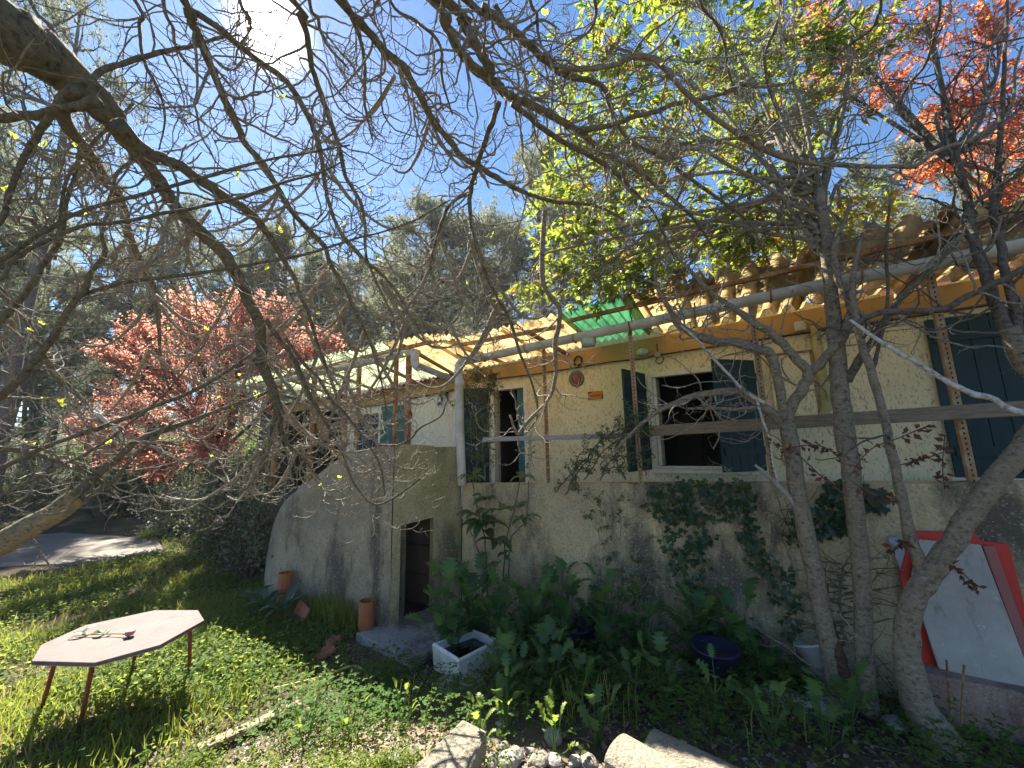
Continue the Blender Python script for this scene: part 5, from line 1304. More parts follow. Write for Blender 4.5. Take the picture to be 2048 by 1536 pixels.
near_ = np.argsort(-sz / project(pos)[:, 2] * in_view(pos, 0))[:220]
mask = np.ones(len(pos), bool); mask[near_] = False
V, F = scatter(*LANCE, pos[mask], zd[mask], xd[mask], sz[mask])
o = mobj("crown", V, F, M['leaf_green'], None, True, kind='stuff'); o.parent = ever; o.matrix_parent_inverse = Matrix.Translation(-Vector(ever.location))
leaf_me = raw_mesh("leaf", LANCE[0], LANCE[1], M['leaf_green_obj'], True)
def leaf_obj(me, p, z, x, s, parent, name="leaf"):
    z = unit(z[None])[0]; y = unit((x - z * (x @ z))[None])[0]; xx = np.cross(y, z)
    o = bpy.data.objects.new(name, me)
    s = np.broadcast_to(np.asarray(s, float), (3,))
    o.matrix_basis = Matrix(((xx[0] * s[0], y[0] * s[1], z[0] * s[2], p[0] - parent.location[0]), (xx[1] * s[0], y[1] * s[1], z[1] * s[2], p[1] - parent.location[1]), (xx[2] * s[0], y[2] * s[1], z[2] * s[2], p[2] - parent.location[2]), (0, 0, 0, 1)))
    return finish(o, parent)
for i in near_: leaf_obj(leaf_me, pos[i], zd[i], xd[i], sz[i], ever)

# red-leaved plum by the right corner
def foliage(tree, blobs, n_twig, leaf_n, leaf_s, mat, tpl=OVAL, base=None, bark=None, name="crown", flat=.9, rb=.02):
    Vs, Fs, off = [], [], 0; LP, LD = [], []
    for (c, rad) in blobs:
        c = np.asarray(c)
        st0 = c - np.array([0, 0, rad * .6]) if base is None else base
        mid = (st0 + c) / 2 + rng.normal(size=3) * .12
        Q = smooth_path([(*st0, rb), (*mid, rb * .7), (*c, rb * .35)], 12)
        V, F = tube_geo(Q[:, :3], Q[:, 3], 6)
        o = mobj("branch", V, F, bark, None, True); o.parent = tree; o.matrix_parent_inverse = Matrix.Translation(-Vector(tree.location))
        n = n_twig; st = Q[rng.integers(4, 12, n), :3]
        e = c + unit(rng.normal(size=(n, 3))) * rad * (rng.uniform(0, 1, n)[:, None] ** .45) * np.array([1.1, 1.1, flat])
        P1 = np.stack([st + (e - st) * f + rng.normal(size=(n, 3)) * .03 * rad * (0 < f < 1) for f in np.linspace(0, 1, 6)], 1)
        V, F = tubes_batch(P1, np.linspace(rb * .3, rb * .08, 6)[None] * np.ones((n, 1)), 3)
        Vs.append(V); Fs.append(F + off); off += len(V)
        k = leaf_n
        u = rng.uniform(.35, 1.0, (n, k)); i = np.minimum((u * 5).astype(int), 4); f = (u * 5 - i)[..., None]
        q = P1[np.arange(n)[:, None], i] * (1 - f) + P1[np.arange(n)[:, None], i + 1] * f
        LP.append(q.reshape(-1, 3)); LD.append(np.repeat(unit(e - st), k, 0))
    o = mobj("twigs", np.vstack(Vs), np.vstack(Fs), bark, None, True, kind='stuff'); o.parent = tree; o.matrix_parent_inverse = Matrix.Translation(-Vector(tree.location))
    LP, LD = np.vstack(LP), np.vstack(LD)
    LP = LP + rng.normal(size=LP.shape) * leaf_s[0] * .4
    xd = unit(LD * .5 + rng.normal(size=LP.shape))
    V, F = scatter(*tpl, LP, np.array([0, 0, .7]) + rng.normal(size=LP.shape) * .6, xd, rng.uniform(*leaf_s, len(LP)))
    o = mobj(name, V, F, mat, None, False, kind='stuff'); o.parent = tree; o.matrix_parent_inverse = Matrix.Translation(-Vector(tree.location))
plum = thing("red_plum_tree", "red-leaved plum with thick leaning forked trunk in front of the teal shutters", "tree", (1.05, 3.72, 0))
bpl = M['bark_plum']
limb(plum, [(1905, 1510, 92), (1870, 1465, 80), (1835, 1400, 72), (1815, 1320, 68), (1815, 1250, 66), (1830, 1190, 66), (1860, 1150, 66), (1900, 1090, 62), (1945, 1020, 62), (1990, 960, 62), (2048, 890, 64), (2085, 830, 62), (2080, 770, 58), (2045, 715, 54), (2015, 655, 48)], 3.66, 3.45, bp, (), .05, "trunk", mode='y', tw_mat=bpl)
limb(plum, [(1852, 1165, 36), (1825, 1090, 30), (1810, 1020, 28), (1795, 960, 26), (1778, 880, 24), (1760, 800, 22), (1740, 740, 22), (1722, 680, 20), (1712, 640, 18), (1705, 560, 14), (1720, 480, 10)], 3.60, 3.5, bp, (), .35, mode='y', tw_mat=bpl)
limb(plum, [(1745, 740, 12), (1758, 690, 10), (1775, 600, 9), (1772, 500, 8), (1780, 400, 6)], 3.55, 3.5, bpl, (), .6, mode='y')
limb(plum, [(2015, 665, 36), (1985, 590, 33), (1960, 520, 30), (1942, 450, 28), (1935, 400, 24), (1910, 300, 20), (1890, 200, 16), (1870, 120, 12), (1850, 40, 9)], 3.45, 3.6, bpl, (), .7, mode='y', tw_mat=bpl)
limb(plum, [(2030, 690, 36), (2035, 640, 32), (2015, 560, 26), (1998, 480, 24), (1985, 420, 22), (1995, 330, 18), (2005, 200, 14), (2010, 100, 10), (2015, 0, 8)], 3.45, 3.6, bpl, (), .7, mode='y', tw_mat=bpl)
limb(plum, [(1690, 660, 10), (1711, 647, 12), (1758, 626, 13), (1809, 623, 14), (1881, 619, 14), (1929, 596, 14), (1980, 572, 14), (2045, 538, 14), (2110, 500, 14)], 3.3, 3.3, bpl, (), .4, mode='y')
limb(plum, [(1700, 640, 7), (1758, 681, 10), (1785, 698, 10), (1826, 722, 11), (1861, 743, 12), (1902, 767, 13), (1943, 787, 14), (1984, 797, 14), (2011, 814, 14), (2045, 823, 15), (2100, 830, 16)], 3.1, 3.1, M['bark_white'], (), .08, mode='y')
limb(plum, [(1930, 640, 6), (1985, 545, 9), (1925, 440, 10), (1990, 380, 10), (2048, 340, 12)], 3.4, 3.3, bpl, (), .6, mode='y')
bl = [(at(x, y, d), r_) for x, y, d, r_ in ((1960, 130, 4.6, .55), (1890, 230, 4.8, .42), (2010, 300, 4.5, .55), (1830, 60, 5.0, .5), (1980, 20, 4.6, .5), (1680, 40, 5.4, .6), (1600, 20, 5.6, .5), (1760, 170, 5.2, .35), (2060, 180, 4.5, .6), (1640, 150, 5.5, .35), (1990, 400, 4.4, .35), (1860, 340, 4.6, .3), (2080, 420, 4.3, .5))]
foliage(plum, bl, 44, 19, (.03, .055), M['leaf_red_orange'], OVAL, on_y(1900, 320, 3.6), bpl, rb=.018)
# low purple shoots across the cream wall
def shoot(tree, pts, Y, n, s, mat):
    Q = limb_path([(x, y, 3) for x, y in pts], Y, Y - .1, (), 6, 'y'); P = Q[:, :3]
    V, F = tube_geo(P, Q[:, 3], 5); o = mobj("shoot", V, F, bpl, None, True); o.parent = tree; o.matrix_parent_inverse = Matrix.Translation(-Vector(tree.location))
    i = rng.integers(1, len(P), n); pos = P[i] + rng.normal(size=(n, 3)) * .008
    xd = unit(side_dirs(unit(np.gradient(P, axis=0))[i], .9, .5) + np.array([0, 0, -.3]))
    V, F = scatter(*DIA, pos, rng.normal(size=(n, 3)) + np.array([0, -.5, .4]), xd, rng.uniform(*s, n))
    mobj("leaves", V, F, mat, o, kind='stuff')
for pts, n in (([(1690, 990), (1640, 950), (1590, 905), (1545, 885)], 34), ([(1700, 950), (1740, 900), (1800, 875), (1860, 850)], 30), ([(1690, 930), (1660, 900), (1620, 890), (1560, 900)], 30), ([(1700, 960), (1740, 985), (1790, 1000)], 22), ([(1800, 930), (1840, 920), (1885, 905)], 24), ([(1890, 980), (1885, 930), (1890, 870)], 22), ([(1830, 1070), (1800, 1085), (1780, 1110)], 20), ([(1900, 1130), (1930, 1150), (1950, 1175)], 18)):
    shoot(plum, pts, 3.35, n, (.03, .055), M['leaf_red_dark'])

# red plum in the garden beyond the stair
pl2 = thing("red_plum_tree", "round red-leaved plum tree in sun beyond the stair at the garden's far side", "tree", (-11.8, 5.0, 0))
trunk_mesh(pl2, [(-11.8, 5.0, -.2, .14), (-11.75, 5.0, .7, .11), (-11.7, 5.05, 1.5, .10), (-11.65, 5.1, 2.2, .08)], bpl, "trunk", 10, 16)
bl = [(at(x, y, d * 1.24), r_ * 1.2) for x, y, d, r_ in ((430, 660, 8.0, .95), (330, 720, 8.1, .95), (540, 690, 8.0, .85), (250, 800, 8.0, .8), (390, 820, 7.9, .95), (490, 610, 8.2, .6), (610, 690, 8.3, .7), (380, 610, 8.3, .55), (280, 660, 8.2, .5), (220, 900, 7.9, .6), (660, 680, 8.5, .45), (480, 790, 7.9, .7), (210, 700, 8.2, .35), (310, 930, 7.9, .5), (420, 900, 7.8, .6), (170, 850, 7.9, .4), (560, 620, 8.3, .45))]
foliage(pl2, bl, 130, 34, (.034, .062), M['leaf_red'], OVAL, np.array([-11.65, 5.1, 2.2]), bpl, rb=.035)

# ------------------------------------------------------------------ pines behind
def pine_proto(seed, H=12.0, crown_lo=.35, wide=2.6, nb=60, tufts=46, lean=.0):
    global rng
    keep = rng; rng = np.random.default_rng(seed)
    tr = smooth_path([(0, 0, -.4, .24), (.1, .05, H * .3, .19), (.25 + lean, -.1, H * .6, .13), (.15 + lean, .1, H * .97, .03)], 24)
    tV, tF = tube_geo(tr[:, :3], tr[:, 3], 8)
    f = rng.uniform(crown_lo, 1, nb); f = np.sort(f)
    i = (f * 23).astype(int); st = tr[i, :3]
    a = rng.uniform(0, 2 * pi, nb)
    g = (f - crown_lo) / (1 - crown_lo)
    L = wide * (np.sin(pi * np.clip(.22 + .74 * g, 0, 1)) ** .8) * rng.uniform(.45, 1.15, nb) + .25
    D = np.stack([np.cos(a), np.sin(a), .15 + .55 * g], 1)
    P1, R1 = grow(st, D, L, np.clip(.02 + .012 * L, .02, .06), 8, .16, .12, .25)
    P2, R2 = spawn(P1, R1, 5, (.3, .9), .6, .008, .02, 6, .22, .12, .6, .3)
    bV, bF = tubes_batch(P1, R1, 5); cV, cF = tubes_batch(P2, R2, 3)
    Vb = np.vstack([bV, cV]); Fb = np.vstack([bF, cF + len(bV)])
    allP = np.vstack([P1[:, 3:].reshape(-1, 3), P2[:, 1:].reshape(-1, 3)])
    n = nb * tufts; c = allP[rng.integers(0, len(allP), n)] + rng.normal(size=(n, 3)) * .13
    c = np.vstack([c, np.repeat(P2[:, -1], 3, 0) + rng.normal(size=(3 * len(P2), 3)) * .08])
    n = len(c); k = 10
    nd = unit(rng.normal(size=(n, k, 3)) + np.array([0, 0, .5])).reshape(-1, 3); c = np.repeat(c, k, 0)
    ln = rng.uniform(.14, .30, len(c))[:, None]; sd = unit(np.cross(nd, rng.normal(size=nd.shape))) * .014
    V = np.stack([c - sd, c + sd, c + nd * ln], 1).reshape(-1, 3); F = np.arange(len(V)).reshape(-1, 3)
    rng = keep
    return (raw_mesh("pine_trunk", tV, tF, M['bark_pine'], True), raw_mesh("pine_branches", Vb, Fb, M['bark_pine'], True), raw_mesh("pine_crown", V, F, M['needles']))
protos = [pine_proto(1), pine_proto(2, 12, .42, 3.0, 58, 48, .3), pine_proto(3, 12, .28, 2.3, 66, 42, -.3), pine_proto(4, 12, .45, 3.4, 56, 50, .2), pine_proto(6, 12, .55, 2.6, 30, 24, .5)]
def pine(px, py, dist, k, label, rot, sx=1.0):
    d = sight(px, py); h = sqrt(d[0] ** 2 + d[1] ** 2); top = EYE + d * (dist / h)
    g = gzf(top[0], top[1]); s = (top[2] - g) / 12.0
    t_ = thing("pine_tree", label, "tree", (top[0], top[1], g), rot, "pines on the slope behind the house")
    w = max(.45, min(s * 1.0, 1.25)) * sx
    t_.scale = (w, w, s)
    for me, nm in zip(protos[k], ("trunk", "branches", "crown")):
        o = bpy.data.objects.new(nm, me); finish(o, t_, kind='stuff' if nm != "trunk" else None)
    return t_
PSEEN = set()
PWHERE = ((50, "above the left end of the path"), (150, "left of the red plum's outermost twigs"), (280, "behind the red plum's left edge"), (450, "behind the middle of the red plum"), (590, "behind the red plum's right edge"), (680, "above the far end of the pale gutter"),
          (770, "above the middle of the pale canopy"), (850, "behind the tallest rounded pine's left side"), (930, "straight below the tallest rounded pine"), (1020, "above the joint of pale and ochre sheets"), (1200, "behind the evergreen's lowest left sprays"), (1300, "behind the evergreen above the green sheet"), (1420, "behind the evergreen's dense middle"), (1550, "behind the evergreen's right side"), (1660, "behind the evergreen's trunk top"), (1760, "between evergreen and right plum"), (1900, "behind the right plum's left stem"), (2060, "behind the right plum's right stem"), (9999, "at the far right end of the canopy"))
named = [(860, 388, 21, 0, "tallest rounded pine rising centrally above the pale green canopy", 0, 1.15), (945, 415, 23, 1, "broad pine just right of the tallest rounded pine", 2, 1.0), (790, 470, 25, 2, "narrower pine just left of the tallest rounded pine", 4, 1.0),
         (20, -420, 13, 4, "nearest tall pine with open sunlit crown at the garden's far left", 1, .45), (180, -40, 16, 4, "tall open pine right behind the thick overhead limb", 3, .62), (560, 455, 24, 3, "pine directly behind the top of the round red plum", 1, .9), (370, 385, 31, 2, "feathery pine between the thick overhead limb and the red plum", 5, .9),
         (1900, 225, 17, 0, "sunlit pine behind the red plum leaves at the house's right corner", 2, 1.0)]
for a in named: pine(*a)
rp = np.random.default_rng(5)
for k_, (x, y, d) in enumerate(((-60, 220, 19), (90, 430, 22), (265, 470, 24), (470, 500, 27), (640, 500, 27), (700, 505, 29), (1010, 440, 26), (1085, 300, 24), (1150, 380, 30), (1240, 420, 28), (1350, 430, 30), (1480, 440, 30), (1600, 420, 27), (1720, 330, 25), (1800, 430, 28), (2020, 330, 22), (2120, 250, 20), (300, 560, 34), (160, 560, 32), (420, 590, 38), (20, 600, 30), (560, 600, 38), (660, 610, 40), (740, 600, 40), (830, 590, 40), (920, 590, 40), (1000, 590, 40), (1080, 560, 42), (-60, 650, 26), (90, 700, 30), (200, 720, 36), (320, 700, 42), (130, 520, 28), (610, 540, 33), (880, 520, 33), (960, 520, 34), (760, 540, 33))):
    where = next(w_ for lim, w_ in PWHERE if x < lim)
    tier = "front-rank" if d < 26 else "second-rank" if d < 31 else "hindmost"
    lab = tier + " pine in the wood " + where
    for alt in ("narrower ", "broader ", "taller ", "lower "):
        if lab in PSEEN: lab = alt + tier + " pine in the wood " + where
    PSEEN.add(lab)
    pine(x, y, d, int(rp.integers(0, 4)), lab, float(rp.uniform(0, 6)), float(rp.uniform(.85, 1.2)))

# dark shrubs beyond the lawn and at the porch
def shrub(x, y, w, h, n, label, mat=None, s=(.04, .08)):
    g = gzf(x, y); t_ = thing("shrub", label, "shrub", (x, y, g))
    m = 70; a = rng.uniform(0, 2 * pi, m)
    P0 = np.stack([rng.normal(0, .12 * w, m), rng.normal(0, .12 * w, m), np.zeros(m)], 1)
    P1, R1 = grow(P0, np.stack([np.cos(a) * .7 * w / h, np.sin(a) * .7 * w / h, np.ones(m)], 1), rng.uniform(.6, 1.1, m) * h, np.full(m, .014), 8, .18, .0, .3)
    P2, R2 = spawn(P1, R1, 5, (.2, .5), .6, .004, .01, 5, .25, .05)
    V1, F1 = tubes_batch(P1, R1, 4); V2, F2 = tubes_batch(P2, R2, 3)
    mobj("stems", np.vstack([V1, V2]), np.vstack([F1, F2 + len(V1)]), M['bark_plum'], t_, True, kind='stuff')
    A = np.vstack([P1[:, 3:].reshape(-1, 3), P2.reshape(-1, 3)]); c = A[rng.integers(0, len(A), n)] + rng.normal(size=(n, 3)) * .07
    V, F = scatter(*DIA, c, rng.normal(size=(n, 3)) + np.array([0, 0, .6]), rng.normal(size=(n, 3)), rng.uniform(*s, n))
    mobj("foliage", V, F, mat or M['shrub'], t_, kind='stuff')
for a in ((-8.1, 3.9, .8, 1.5, 5000, "tangled dark shrub filling the gap between porch posts and rounded stair"), (-8.9, 4.6, .9, 1.9, 5000, "dark shrub at the corner of the porch floor"), (-10.2, 5.2, 1.0, 1.6, 4500, "dark shrub against the low grey garden wall"),
          (-12.5, 7.2, 1.6, 2.4, 5000, "tall dark shrub behind the low grey garden wall"), (-16.5, 7.5, 2.0, 2.6, 5000, "broad dark shrub beyond the far end of the path"), (-19.5, 5.5, 2.0, 2.2, 4500, "dark shrub at the end of the path"), (-21.5, 2.5, 2.2, 2.6, 4500, "dark shrub leftmost beyond the path"), (-14.6, 9.5, 2.2, 3.2, 5000, "tall shrub under the pines behind the garden wall")):
    shrub(*a)
for a in ((-7.3, 3.75, .55, 1.7, 3500, "twiggy dark thicket growing up against the leftmost porch post"), (-12.6, 5.9, .9, 1.9, 4500, "dark thicket right behind the trunk of the sunlit red plum"), (-11.2, 4.9, 1.0, 2.0, 4500, "dark thicket between the red plum and the end of the garden wall"), (-13.8, 5.2, 1.1, 1.5, 4500, "low dark thicket in front of the garden wall beside the path"), (-10.4, 7.6, 1.5, 3.0, 5500, "high dark thicket behind the porch corner and garden wall"), (-17.5, 11, 2.4, 3.6, 6000, "high thicket under the pines far beyond the path"), (-24, 8, 2.6, 3.8, 6000, "tall thicket under the pines far left beyond the path"), (-27, 4.5, 2.6, 3.4, 6000, "farthest thicket under the pines on the left"), (-12.5, 12.5, 2.4, 4.4, 6000, "tall thicket on the slope straight behind the porch")):
    shrub(*a, M['shrub'] if len(a[5]) % 2 else M['needles'])
# ------------------------------------------------------------------ climbers and plants at the wall
# ivy on the terrace wall
ivy = thing("ivy", "dark green ivy spreading over the terrace wall top and hanging down in two tongues", "ivy", (-.1, YP, 1.4))
patches = [(1390, 1008, 85, 42, 200), (1460, 1000, 55, 36, 120), (1335, 1000, 50, 34, 90), (1372, 1070, 55, 46, 130), (1385, 1130, 34, 50, 80), (1400, 1190, 24, 44, 40), (1420, 970, 90, 10, 70), (1480, 1040, 24, 30, 40), (1500, 1080, 22, 36, 45), (1526, 1125, 20, 26, 30), (1560, 1170, 26, 40, 40), (1580, 1240, 20, 60, 45), (1345, 1130, 12, 40, 16), (1600, 1040, 18, 40, 30), (1585, 1075, 26, 26, 24)]
pos = []
for x, y, a, c, n in patches:
    n = int(n * .85)
    r_ = np.sqrt(rng.uniform(0, 1, n)); th = rng.uniform(0, 2 * pi, n)
    for xx, yy in zip(x + a * r_ * np.cos(th) + rng.normal(size=n) * 5, y + c * r_ * np.sin(th) + rng.normal(size=n) * 5): pos.append(on_y(xx, yy, YP - rng.uniform(.015, .07)))
def set_leaves(tree, pos, n_obj, tpl, mat_joint, mat_obj, size, zdir, zj, xdir, xj, name="foliage"):
    pos = np.array(pos); n = len(pos)
    zd = np.array(zdir) + rng.normal(size=(n, 3)) * zj; xd = np.array(xdir) + rng.normal(size=(n, 3)) * xj
    sz = rng.uniform(*size, n); order = np.argsort(-sz / np.abs(project(pos)[:, 2])); top = order[:n_obj]; rest = order[n_obj:]
    if n_obj:
        me = raw_mesh("leaf", tpl[0], tpl[1], mat_obj, True)
        for i in top: leaf_obj(me, pos[i], zd[i], xd[i], sz[i], tree)
    if len(rest):
        V, F = scatter(*tpl, pos[rest], zd[rest], xd[rest], sz[rest])
        o = mobj(name, V, F, mat_joint, None, True, kind='stuff'); o.parent = tree; o.matrix_parent_inverse = Matrix.Translation(-Vector(tree.location))
set_leaves(ivy, pos, 240, IVY, M['ivy'], M['ivy_obj'], (.032, .062), (0, -1, .35), .35, (0, -.1, -1), .5)
def stems(tree, lines, r, mat, Y, name="stem"):
    for L in lines:
        Q = limb_path([(x, y, 3) for x, y in L], Y, Y, (), 5, 'y'); n = len(Q)
        V, F = tube_geo(Q[:, :3] + rng.normal(size=(n, 3)) * .006, np.linspace(r, r * .5, n), 5)
        o = mobj(name, V, F, mat, None, True); o.parent = tree; o.matrix_parent_inverse = Matrix.Translation(-Vector(tree.location))
stems(ivy, [[(1440, 1290), (1390, 1200), (1380, 1120), (1370, 1040), (1400, 985)], [(1350, 1150), (1330, 1090), (1318, 1040)], [(1590, 1300), (1570, 1200), (1520, 1100), (1480, 1020)], [(1350, 1155), (1395, 1230), (1430, 1300)]], .008, M['bark_twig'], YP - .015)
ivy2 = thing("ivy", "smaller dark ivy patch on the wall top between the leaning and straight trunks", "ivy", (.7, YP, 1.5))
pos = []
for x, y, a, c, n in [(1680, 1010, 48, 40, 120), (1650, 1050, 40, 26, 60), (1745, 1000, 30, 22, 40), (1690, 970, 40, 10, 30)]:
    r_ = np.sqrt(rng.uniform(0, 1, n)); th = rng.uniform(0, 2 * pi, n)
    for xx, yy in zip(x + a * r_ * np.cos(th), y + c * r_ * np.sin(th)): pos.append(on_y(xx, yy, YP - rng.uniform(.015, .06)))
set_leaves(ivy2, pos, 90, IVY, M['ivy'], M['ivy_obj'], (.045, .075), (0, -1, .35), .35, (0, -.1, -1), .5)
# dead vine roots fanned on the wall
dv = thing("dead_vine", "bare brown vine stems fanned over the terrace wall behind the trunks", "vine", (.6, YP, 1.0))
stems(dv, [[(1690, 1290), (1680, 1200), (1690, 1130), (1720, 1100)]], .011, M['bark_grey'], YP - .02)
P0 = np.array([on_y(1685 + rng.normal() * 8, 1110 + 170 * rng.random(), YP - .015) for _ in range(46)])
sgn = rng.choice([-1, 1], 46)
P1, R1 = grow(P0, np.stack([sgn * 1.0, rng.normal(0, .03, 46), rng.normal(.1, .25, 46)], 1), rng.uniform(.15, .5, 46), np.full(46, .005), 8, .16, .0)
P1[:, :, 1] = YP - .012
P2, R2 = spawn(P1, R1, 3, (.05, .2), .8, .002, .004, 5, .2, 0); P2[:, :, 1] = YP - .012
V1, F1 = tubes_batch(P1, R1, 4); V2, F2 = tubes_batch(P2, R2, 3)
o = mobj("runners", np.vstack([V1, V2]), np.vstack([F1, F2 + len(V1)]), M['bark_grey'], None, True, kind='stuff'); o.parent = dv; o.matrix_parent_inverse = Matrix.Translation(-Vector(dv.location))
P0 = np.array([on_y(1555 + rng.normal() * 20, 1010 + 90 * rng.random(), YP - .1) for _ in range(22)])
P1, R1 = grow(P0, rng.normal(size=(22, 3)) * np.array([1, .3, .7]) + np.array([.3, 0, .3]), rng.uniform(.15, .4, 22), np.full(22, .005), 8, .2, .05)
V1, F1 = tubes_batch(P1, R1, 4)
o = mobj("runners", V1, F1, M['bark_grey'], None, True, kind='stuff'); o.parent = dv; o.matrix_parent_inverse = Matrix.Translation(-Vector(dv.location))

# jasmine arching over the wall before the open window
def pinnate(tree, lines, Y0, Y1, n, s, mat, bark, r=.004, spread=.12, tpl=LANCE, sub=3):
    allp, alld = [], []
    Vs, Fs, off = [], [], 0
    for L in lines:
        Q = limb_path([(x, y, 3) for x, y in L], Y0, Y1, (), 6, 'y')[:, :3]
        m = len(Q); V, F = tube_geo(Q + rng.normal(size=(m, 3)) * .008, np.linspace(r * 1.6, r * .6, m), 4); Vs.append(V); Fs.append(F + off); off += len(V)
        ln = np.linalg.norm(np.diff(Q, axis=0), axis=1).sum()
        P1, R1 = spawn(Q[None], np.full((1, m), r), sub * ln / .1, (.06, spread * 2), .6, .0012, .003, 6, .22, -.08, .5, .05)
        if len(P1):
            V, F = tubes_batch(P1, R1, 3); Vs.append(V); Fs.append(F + off); off += len(V)
            allp.append(P1[:, 1:].reshape(-1, 3)); alld.append(np.gradient(P1, axis=1)[:, 1:].reshape(-1, 3))
    o = mobj("stems", np.vstack(Vs), np.vstack(Fs), bark, None, True, kind='stuff'); o.parent = tree; o.matrix_parent_inverse = Matrix.Translation(-Vector(tree.location))
    A, Dr = np.vstack(allp), unit(np.vstack(alld)); i = rng.integers(0, len(A), n)
    xd = side_dirs(Dr[i], .9, .6) + np.array([0, 0, -.15])
    V, F = scatter(*tpl, A[i] + rng.normal(size=(n, 3)) * .004, np.array([0, -.5, .7]) + rng.normal(size=(n, 3)) * .5, xd, rng.uniform(*s, n))
    o = mobj("foliage", V, F, mat, None, False, kind='stuff'); o.parent = tree; o.matrix_parent_inverse = Matrix.Translation(-Vector(tree.location))
jas = thing("jasmine", "jasmine climber with feathery leaves arching over the parapet before the left shutter", "climber", (-1.2, 4.0, 1.2))
pinnate(jas, [[(1110, 985), (1150, 940), (1200, 885), (1250, 840), (1310, 815)], [(1130, 990), (1165, 930), (1215, 870), (1275, 840)], [(1170, 960), (1210, 900), (1260, 870), (1300, 860)], [(1250, 960), (1230, 900), (1260, 850)], [(1160, 985), (1150, 930), (1180, 880)], [(1290, 950), (1270, 900), (1285, 850)], [(1200, 960), (1225, 920), (1260, 905)]], 4.02, 3.92, 2300, (.022, .042), M['jasmine'], M['bark_plum'], .005, .10)
jas2 = thing("jasmine", "jasmine climber hanging thinly down the stained terrace wall", "climber", (-1.1, 4.05, .8))
pinnate(jas2, [[(1265, 1290), (1245, 1200), (1235, 1100), (1210, 1030), (1180, 985)], [(1245, 1200), (1270, 1120), (1290, 1070)], [(1235, 1130), (1200, 1080), (1185, 1020)], [(1240, 1080), (1240, 1030), (1220, 980)], [(1250, 1050), (1275, 1020), (1260, 990)], [(1250, 1220), (1290, 1170), (1310, 1130)]], 4.06, 4.06, 900, (.02, .04), M['jasmine'], M['bark_twig'], .004, .10, LANCE, 1.6)
vin = thing("pipe_vine", "tangled half-dry vine climbing beside the white downpipe over the blue shutter", "climber", (-3.0, 4.3, 1.6))
pinnate(vin, [[(950, 965), (955, 900), (950, 830), (960, 760), (945, 735)], [(970, 960), (965, 880), (985, 800), (975, 750)], [(945, 930), (942, 860), (938, 790), (945, 745)], [(1000, 740), (985, 760), (975, 840), (980, 930)], [(950, 750), (930, 760), (915, 790), (905, 830)]], 4.33, 4.33, 2800, (.022, .048), M['jasmine'], M['bark_twig'], .004, .10, LANCE, 2.2)
pinnate(vin, [[(960, 740), (975, 760), (985, 790)], [(985, 735), (970, 770), (965, 800)], [(995, 745), (985, 765), (990, 800)]], 4.28, 4.28, 1000, (.02, .04), M['vine_brown'], M['bark_plum'], .003, .10, LANCE, 3)
vin2 = thing("thin_vine", "thin leafy vine strand hanging on the cream wall right of the left doorway", "climber", (-2.5, 5.1, 2.0))
pinnate(vin2, [[(1065, 940), (1062, 880), (1075, 820), (1078, 760), (1065, 720)], [(1060, 960), (1058, 900), (1063, 860)]], 4.7, 4.9, 170, (.025, .05), M['jasmine'], M['bark_twig'], .003, .08, LANCE, .8)

# loquat sapling by the stair corner: big ribbed leaves, each its own part
loq = thing("loquat_sapling", "young loquat with large drooping ribbed leaves beside the stair corner", "sapling", (-2.55, 3.92, gzf(-2.55, 3.92)))
lines = [[(985, 1280), (975, 1180), (970, 1080), (955, 1020), (945, 960)], [(995, 1280), (1005, 1180), (1010, 1090), (1030, 1010), (1040, 955)], [(990, 1270), (1015, 1160), (1022, 1080), (1050, 1040), (1058, 960)], [(975, 1150), (960, 1110), (940, 1060)]]
stems(loq, lines, .011, M['bark_plum'], 3.90)
lw = raw_mesh("leaf", *LANCE_W, M['loquat'], True)
for (x, y, n, s0, s1, dr) in ((945, 955, 9, .15, .22, .1), (970, 1000, 9, .13, .2, .3), (968, 1050, 11, .22, .31, -.6), (985, 1080, 7, .24, .31, -1.4), (950, 1030, 6, .16, .24, -.3), (1000, 1020, 5, .14, .2, -.2), (1045, 955, 7, .14, .2, .0), (1045, 1040, 6, .14, .22, -.4), (1035, 1015, 4, .12, .16, .1), (1010, 1110, 4, .09, .14, -.2), (1000, 1170, 3, .10, .14, -.4)):
    for k_ in range(n):
        p = on_y(x, y, 3.88 + rng.normal() * .02); a = 2 * pi * k_ / n + rng.normal() * .3
        xd = np.array([cos(a), sin(a), dr + rng.normal() * .25]); leaf_obj(lw, p, np.array([0, 0, 1.]) + rng.normal(size=3) * .25, xd, np.array([1, 1, 1]) * rng.uniform(s0, s1), loq)

